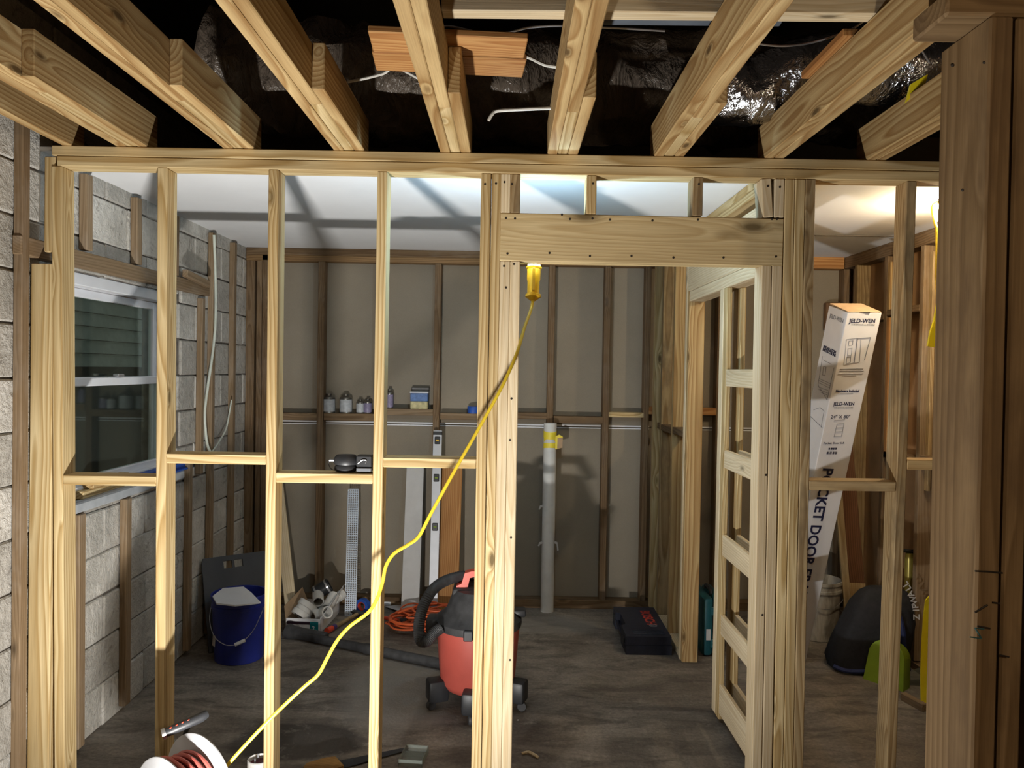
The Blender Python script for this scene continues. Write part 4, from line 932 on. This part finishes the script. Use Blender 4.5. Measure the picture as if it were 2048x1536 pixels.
m = MB(); m.prism([(.048, zt(896)), (.083, zt(894)), (.084, zt(874)), (.05, zt(875))], .004, frame((0, -.034, 0), (1, 0, 0), (0, 0, 1))); m.build('card_tag', KRAFTB, pp_)
for y, s in ((1012, -1), (1085, -1), (1084, 1)):
    z = zt(y); m = MB(); m.prism([(s * .040, z + .012), (s * .062, z + .006), (s * .072, z - (.02 if s < 0 else .05)), (s * .062, z - (.022 if s < 0 else .055)), (s * .056, z - .008), (s * .040, z - .004)], .003, frame((0, -.02, 0), (1, 0, 0), (0, 0, 1))); m.build('tape_tail', PAPER, pp_)

# navy power tool case
yc0, yc1, xc0, xc1 = 4.49, 5.06, .715, .985
kc = thing('tool_case', 'dark navy power tool case with red lettering lying flat on the floor', 'tool case', ((xc0 + xc1) / 2, (yc0 + yc1) / 2, 0))
hx, hy = (xc1 - xc0) / 2, (yc1 - yc0) / 2
def case_outline(ins): return [(-hx + ins, -hy + ins), (hx - ins, -hy + ins), (hx - ins, hy - ins), (-hx + ins, hy - ins), (-hx + ins, .17), (-hx + .03, .15), (-hx + .03, -.06), (-hx + ins, -.08)]
m = MB(); m.prism(case_outline(0), .055); m.bev(.006, 1); m.build('base_shell', NAVY, kc)
m = MB(); m.prism(case_outline(.002), .05, Matrix.Translation((0, 0, .057))); m.bev(.009, 2); m.build('lid_shell', NAVY, kc)
m = MB(); m.tube(spline([(-hx + .015, .17, .05), (-hx + .008, .10, .05), (-hx + .008, -.02, .05), (-hx + .015, -.08, .05)], 4), .010, 8); m.build('handle', NAVY, kc, None, True)
for y in (-.2, .22):
    m = MB(); m.quadbox((-hx - .006, y - .03, .03), (-hx + .012, y + .03, .08), .004); m.build('latch', BLKP, kc)
for k in range(4):
    m = MB(); m.quadbox((-hx + .05, -.24 + k * .022, .106), (hx - .03, -.232 + k * .022, .111), .002); m.build('lid_rib', NAVY, kc)
REDINK = plain('red_lettering', (.50, .045, .03), .5)
text('lettering', 'BOSCH', .085, REDINK, kc, frame((.055, .07, .1076), (0, -1, 0), (1, 0, 0)), bold=.0022)
m = MB(); m.lathe([(.020, 0), (.024, 0), (.024, .0015), (.020, .0015), (.020, 0)], 24, (.062, -.085, .107)); m.quadbox((.045, -.088, .107), (.079, -.082, .1085)); m.build('emblem', INKG, kc)

tc0 = PZ(1404, 1319, 0)
tk = thing('tool_case', 'teal power tool case standing on edge behind the partition stud', 'tool case', (1.225, 4.62, 0))
m = MB(); m.quadbox((-.068, -.15, .004), (-.003, .18, .345), .022); m.build('shell_half', TEAL, tk, None, True)
m = MB(); m.quadbox((.001, -.15, .004), (.066, .18, .345), .022); m.build('shell_half', TEAL, tk, None, True)
m = MB(); m.tube(spline([(0, -.06, .345), (0, -.05, .37), (0, .05, .37), (0, .06, .345)], 5), .011, 8); m.build('handle', BLKP, tk, None, True)
m = MB(); m.quadbox((-.045, -.153, .10), (-.020, -.149, .165)); m.build('sticker', PAPER, tk)
for z in (.08, .27):
    m = MB(); m.quadbox((-.02, -.157, z - .025), (.018, -.146, z + .025), .004); m.build('latch', TEAL, tk)

# ================================================================== SIDE ROOM ITEMS
BFR = PZ(1611, 1326, 0); TFL, TFR = P(1695, 625, 3.87), P(1764, 625.5, 3.89)
exv = TFR - TFL; Wc = exv.length; exu = exv.normalized(); BFL = BFR - exv; ezv = TFR - BFR; Lc = ezv.length; ezu = ezv.normalized()
eyv = V((-.02, .178, .050)); nfr = exu.cross(ezu).normalized(); nlf = (-ezu).cross(eyv).normalized()
if nfr.y > 0: nfr = -nfr
if nlf.x > 0: nlf = -nlf
bx_ = thing('door_kit_carton', 'tall white printed pocket door frame carton leaning behind the right studs', 'carton', BFR, world=True)
m = MB(); m.hexa([BFL, BFR, BFR + V((-.02, .178, 0)), BFL + V((-.02, .178, 0))], [TFL, TFR, TFR + eyv, TFL + eyv])
bmesh.ops.bevel(m.bm, geom=m.bm.edges[:], offset=.003, segments=1, affect='EDGES'); m.build('carton_body', CARD, bx_)
m = MB(); up = nfr * -1; m.hexa([TFL + V((.004, 0, .002)), TFR + V((-.004, 0, .002)), TFR + eyv + V((-.004, 0, .006)), TFL + eyv + V((.004, 0, .006))], [TFL + V((.004, 0, .005)), TFR + V((-.004, 0, .005)), TFR + eyv + V((-.004, 0, .012)), TFL + eyv + V((.004, 0, .012))]); m.build('top_flap', KRAFTB, bx_)
mid = (TFL + TFR) / 2; m = MB(); m.quadbox((-.026, 0, -.004), (.026, .006, .003)); m.build('finger_slot', BLKP, bx_, Matrix.Translation(mid + nfr * .001))
def onp(px, py, o, n): d = ray(px, py); return CAM + d * ((o - CAM).dot(n) / d.dot(n))
def ft(px, py): return onp(px, py, TFL + nfr * .0012, nfr)
def lt_(px, py): return onp(px, py, TFL + nlf * .0012, nlf)
def ftext(s, px, py, size, mat=INK, bold=0, sx=1): return text('print', s, size, mat, bx_, frame(ft(px, py), exu, ezu), bold=bold, sx=sx)
ftext('JELD-WEN', 1725, 642, .030, INK, .0006, 1.0); ftext('WINDOWS & DOORS', 1726, 649.5, .010, INKG, 0, 1.3)
ftext('Hardware Included', 1695, 782, .0165, INK, .0006, 1.0); ftext('JELD-WEN', 1688, 808, .026, INK, .0004, .95); ftext('WINDOWS & DOORS', 1687, 815.5, .009, INKG, 0, 1.2)
ftext('24" X 80"', 1681, 834, .026, INK, 0, 1.05); ftext('Pocket Door S-R', 1668, 886.5, .016, INK, 0, 1.05)
m = MB()
def strokes(m, segs, f, r=.0012):
    for s in segs:
        for a, b in zip(s, s[1:]): m.tube([f(*a), f(*b)], r, 4)
strokes(m, [[(1693, 679), (1688, 730), (1709, 725), (1714, 676), (1693, 679)], [(1698, 682), (1697, 691), (1705, 690), (1706, 681), (1698, 682)], [(1696, 697), (1695, 711), (1703, 710), (1704, 696), (1696, 697)], [(1694, 714), (1693, 727), (1701, 725), (1702, 713), (1694, 714)], [(1708, 726), (1719, 724), (1722, 679)]], ft, .0009)
strokes(m, [[(1708, 726), (1715, 677), (1741, 674.5), (1729, 720)]], ft, .0018)
strokes(m, [[(1674, 848), (1668, 874)], [(1688, 847), (1683, 873)], [(1674, 848), (1688, 847)], [(1672, 856), (1686, 855)], [(1670, 864), (1685, 863)], [(1668, 873), (1683, 872)], [(1668, 841), (1690, 839.5)]], ft, .0012)
strokes(m, [[(1680, 738), (1727, 737)], [(1679, 742), (1727, 741.5)], [(1676, 748), (1726, 747)], [(1685, 751), (1712, 751)], [(1680, 787), (1706, 786.5)]], ft, .0011)
ident(m.build('line_art', INKG, bx_), kind='stuff')
m = MB()
for k in range(15):
    if k % 4 == 3: continue
    strokes(m, [[(1654.5 + k * 1.4, 903.5), (1653.8 + k * 1.4, 908.5)], [(1658 + k * 1.1, 895.5), (1657.6 + k * 1.1, 899.5)]], ft, .0009 + .0006 * (k % 3 == 0))
ident(m.build('barcode', INK, bx_), kind='stuff')
text('print', 'POCKET DOOR FRAME', .083, INK, bx_, frame(ft(1656, 936), -ezu, exu), align='LEFT', bold=.002, sx=.98)
lfx = eyv.normalized() * -1
ltxt = lambda s, px, py, size, mat=INK, bold=0, sx=1: text('print', s, size, mat, bx_, frame(lt_(px, py), lfx, ezu), bold=bold, sx=sx)
ltxt('JELD-WEN', 1673, 637, .030, INKG, .0004, 1.0); ltxt('INSTALLATION', 1659, 699, .020, INK, .0008, .95); ltxt('INSTRUCTIONS', 1658, 705, .020, INK, .0008, .95)
m = MB(); strokes(m, [[(1645, 712), (1640, 745), (1636, 770), (1654, 800), (1668, 735)], [(1646, 720), (1662, 728)], [(1647, 733), (1645, 750), (1650, 751), (1652, 734), (1647, 733)], [(1638, 757), (1662, 768)], [(1637, 761), (1661, 772)], [(1638, 766), (1660, 776)], [(1637, 774), (1656, 781)], [(1637, 779), (1655, 786)], [(1640, 784), (1654, 790)], [(1627, 820), (1640, 815), (1648, 822), (1642, 855)], [(1618, 830), (1645, 856)]], lt_, .0010)
ident(m.build('line_art', INKG, bx_), kind='stuff')

c = V((P(1634, 1270, 4.86).x, 4.86, 0)); wbk = thing('bucket', 'dirty white plastic bucket behind the tall carton', 'bucket', c)
m = MB(); m.lathe([(0, 0), (.118, 0), (.122, .004), (.134, .30), (.142, .302), (.142, .318), (.136, .32), (.138, .345), (.143, .35), (.143, .368), (.135, .368), (.131, .33), (.116, .02), (0, .02)], 36); m.build('body', wood('dirty_white_plastic', (.62, .60, .55), (.60, .57, .52), knots=0, dirt=(.20, .175, .14), dirt_amt=.9), wbk, None, True)
m = MB(); m.tube(spline([(-.142, 0, .31), (-.12, -.09, .26), (0, -.15, .215), (.12, -.09, .26), (.142, 0, .31)], 6), .0022, 6); m.build('bail', STEEL, wbk)

lean('board_offcut', 'dark reddish plank leaning on the back wall right of the carton', 'board', P(1684, 870, 4.98), pb(1720, 1215, 4.86, .004), .12, .022, wood('red_brown_plank', (.20, .095, .045), (.12, .05, .022), knots=.3))
lean('board_offcut', 'thin pale stick leaning right behind the tall carton', 'board', P(1672, 930, 4.88), pb(1701, 1262, 4.74, .004), .045, .02, PINEW)
c = PZ(1712, 1216, 0); lean('board_offcut', 'small strand board scrap standing behind the black bag', 'board', pb(1712, 1166, 4.80), pb(1713, 1215, 4.76, .003), .115, .012, OSB)

# black carrying bag
bgc = V((2.06, 4.31, 0)); bg_ = thing('carry_bag', 'black fabric carrying bag with blue trim slumped on the floor', 'bag', bgc)
m = MB(); secs = [(.0, -.20, .20, -.07, .15), (.06, -.215, .215, -.075, .15), (.16, -.19, .235, -.08, .14), (.28, -.14, .245, -.085, .12), (.38, -.09, .24, -.06, .11), (.44, -.04, .215, -.03, .09), (.465, .0, .17, .0, .06)]
rings = []
for z, xa, xb, ya_, yb_ in secs:
    rg = []
    for k in range(28):
        a = 2 * math.pi * k / 28; cx, cyy, rx, ry = (xa + xb) / 2, (ya_ + yb_) / 2, (xb - xa) / 2, (yb_ - ya_) / 2
        ca, sa = math.cos(a), math.sin(a); e = .55; px_ = cx + rx * math.copysign(abs(ca) ** e, ca); py_ = cyy + ry * math.copysign(abs(sa) ** e, sa)
        nn = mnoise.noise(V((px_ * 9, py_ * 9, z * 9))) * .012; rg.append(m.bm.verts.new((px_ + nn, py_ + nn, z)))
    rings.append(rg)
for a, b in zip(rings, rings[1:]): m.bridge(a, b)
m.bm.faces.new(rings[0][::-1]); m.bm.faces.new(rings[-1])
from mathutils.bvhtree import BVHTree
m.bm.normal_update(); bvh = BVHTree.FromBMesh(m.bm); m.build('body', BAG, bg_, None, True)
def on_bag(px, py):
    h = bvh.ray_cast(CAM - bgc, ray(px, py).normalized())
    return (h[0], h[1]) if h[0] else (P(px, py, 4.22) - bgc, V((0, -1, 0)))
m = MB(); m.tube(spline([(-.21, -.03, .03), (-.15, -.078, .022), (0, -.082, .025), (.12, -.082, .025), (.20, -.06, .03)], 6), .012, 8); m.build('trim', BAGB, bg_, None, True)
m = MB(); m.tube(spline([(.06, -.035, .44), (.12, -.075, .34), (.14, -.092, .24), (.155, -.085, .10)], 6), .016, 8); m.build('strap', BAGB, bg_, None, True)
for k, ch in enumerate('ZIPWALL'):
    px, py = [(1833, 1234), (1832, 1220), (1830.5, 1212), (1827, 1200), (1821, 1188), (1816, 1176), (1811, 1168)][k]
    ang = [92, 92, 97, 108, 118, 122, 124][k]; a = math.radians(ang)
    h, nn = on_bag(px, py); nn = nn if nn.y < 0 else -nn; ux = V((math.cos(a), 0, math.sin(a))); ux = (ux - nn * ux.dot(nn)).normalized()
    text('lettering', ch, .048, PAPER, bg_, frame(h + nn * .003, ux, nn.cross(ux)), bold=.001)
# green plastic tub on its side
g0, g1 = PZ(1726, 1358, 0), PZ(1806, 1384, 0); ex = (g1 - g0).normalized(); Wg = (g1 - g0).length
gr = thing('green_tub', 'green plastic tub tipped on its side in front of the bag', 'tub', g0)
def arch(w, h, ins, n=8):
    r = .085; pts = [(ins, 0)]
    for i in range(n + 1): a = math.pi - i / n * math.pi / 2; pts.append((ins + .012 + r + r * math.cos(a), h - ins - r + r * math.sin(a)))
    for i in range(n + 1): a = math.pi / 2 - i / n * math.pi / 2; pts.append((w - ins - .012 - r + r * math.cos(a), h - ins - r + r * math.sin(a)))
    pts.append((w - ins, 0)); return pts
n_ = V((-ex.y, ex.x, 0)); M = frame((0, 0, 0), ex, V((0, 0, 1)) + n_ * .22)
m = MB(); o_ = arch(Wg, .235, 0); i_ = arch(Wg, .235, .005)
for k in range(len(o_) - 1):
    m.hexa([M @ V((*o_[k], 0)), M @ V((*o_[k + 1], 0)), M @ V((*i_[k + 1], 0)), M @ V((*i_[k], 0))], [M @ V((*o_[k], -.08)), M @ V((*o_[k + 1], -.08)), M @ V((*i_[k + 1], -.08)), M @ V((*i_[k], -.08))])
m.build('wall', GREEN, gr)
m = MB(); m.prism(arch(Wg, .233, .003), .004, M @ Matrix.Translation((0, 0, -.006))); m.build('base', GREEN, gr)
# pump with T handle
pu = thing('hand_pump', 'gold tube with black T handle standing behind the bag', 'pump', (P(1819, 1130, 4.50).x, 4.50, .046))
zt_ = P(1820, 1106, 4.50).z - .046
m = MB(); m.lathe([(0, 0), (.03, 0), (.03, .02), (.024, .03), (.026, zt_ - .02), (.022, zt_), (0, zt_)], 20); m.build('tube', GOLD, pu, None, True)
m = MB(); m.tube([(-.045, 0, zt_ + .014), (.05, 0, zt_ + .006)], .011, 10); m.tube([(0, 0, zt_ - .01), (0, 0, zt_ + .01)], .008, 8); m.build('handle', BLKP, pu, None, True)
# scraps near the old post
a, b = PZ(1806, 1392, .018), PZ(1850, 1416, .018)
ident(board('wood_scrap', None, a, b, .04, .034, FURR, (0, 0, 1)), 'brown wood stick on the floor beside the old post', 'wood scrap')
c = PZ(1838, 1366, 0); m = MB(); m.hexa([(-.09, -.03, 0), (.09, -.05, 0), (.09, .05, 0), (-.06, .04, 0)], [(-.05, -.005, .06), (.08, -.01, .10), (.085, .03, .10), (-.03, .02, .06)]); ident(m.build('plastic_bag', CLEAR, None, Matrix.Translation(c)), 'crumpled clear plastic beside the green tub', 'plastic')
def sheet(name, label, pts, Y, mat, th=.006):
    q = [P(x, y, Y) for x, y in pts]; m = MB(); m.hexa if 0 else None
    m.prism([(p.x - q[0].x, p.z - q[0].z) for p in q], th, frame((q[0].x, Y, q[0].z), (1, 0, 0), (0, 0, 1))); return ident(m.build(name, mat), label, 'plastic sheet')
m = MB(); q = [P(x, y, 3.55) for x, y in [(1872, 606), (1866, 640), (1858, 665), (1853, 692), (1860, 694), (1885, 694), (1886, 606)]]
m.prism([(p.x, p.z) for p in q], .012, frame((0, 3.55, 0), (1, 0, 0), (0, 0, 1))); m.build('tag_sheet', LEMON, bl)
sheet('yellow_sheet', 'long yellow plastic strip standing low behind the old post', [(1862, 1186), (1850, 1200), (1846, 1230), (1842, 1290), (1840, 1350), (1841, 1400), (1844, 1432), (1870, 1436), (1872, 1186)], 3.82, LEMON)

# ================================================================== NEAR FLOOR
a, b = PZ(672, 1530, .01), PZ(808, 1498, .01)
sw = thing('hand_saw', 'hand saw with yellow handle and dark blade lying on the floor', 'saw', (a.x, a.y, 0), world=True)
d = (b - a).normalized(); nrm = V((-d.y, d.x, 0)); L_ = (b - a).length
M = frame((a.x, a.y, .006), d, nrm)
m = MB(); m.prism([(0, -.035), (L_, -.012), (L_ + .02, 0), (L_, .015), (0, .035)], .002, M); m.build('blade', plain('saw_steel', (.05, .055, .065), .4, metal=.6), sw)
m = MB(); m.prism([(.02, -.045), (.01, .045), (-.03, .055), (-.11, .045), (-.13, .02), (-.12, -.05), (-.05, -.06)], .022, M @ Matrix.Translation((0, 0, -.004))); m.bev(.005, 2); m.build('handle', wood('saw_handle', (.30, .17, .05), (.20, .10, .03), knots=0), sw)
q = PZ(828, 1520, 0); ct = thing('clear_tray', 'clear plastic tray lying on the floor over the saw tip', 'tray', (q.x, q.y, 0), (0, 0, math.radians(-6)))
m = MB(); m.quadbox((-.05, -.07, .004), (.05, .06, .008)); m.build('base', CLEAR, ct)
for lo, hi in (((-.05, -.07, .008), (-.047, .06, .035)), ((.047, -.07, .008), (.05, .06, .035)), ((-.05, .057, .008), (.05, .06, .035)), ((-.05, -.07, .008), (.05, -.067, .035))): m = MB(); m.quadbox(lo, hi); m.build('side', CLEAR, ct)
c = PZ(518, 1552, 0); pcf = thing('test_plug', 'white plastic pipe cap with red inside on the floor', 'pipe fitting', (c.x, c.y, 0))
m = MB(); m.lathe([(0, 0), (.044, 0), (.046, .004), (.046, .07), (.042, .072), (.039, .068), (.039, .02), (0, .02)], 26); m.build('shell', PVC, pcf, None, True)
m = MB(); m.lathe([(0, .05), (.038, .05), (.038, .054), (0, .056)], 22); m.build('plug', MAROON, pcf, None, True)
for k in range(3):
    a = k * 2.1; m = MB(); m.tube([(.02 * math.cos(a), .02 * math.sin(a), .05), (.022 * math.cos(a), .022 * math.sin(a), .082)], .004, 8); m.build('pin', STEEL, pcf)
m = MB(); m.tube(spline([PZ(1044, 1507, .006), PZ(1056, 1504, .010), PZ(1066, 1508, .012), PZ(1077, 1515, .006)], 5), .006, 6); ident(m.build('wood_shaving', PINEP), 'curled pale wood shaving on the floor in the doorway', 'shaving')
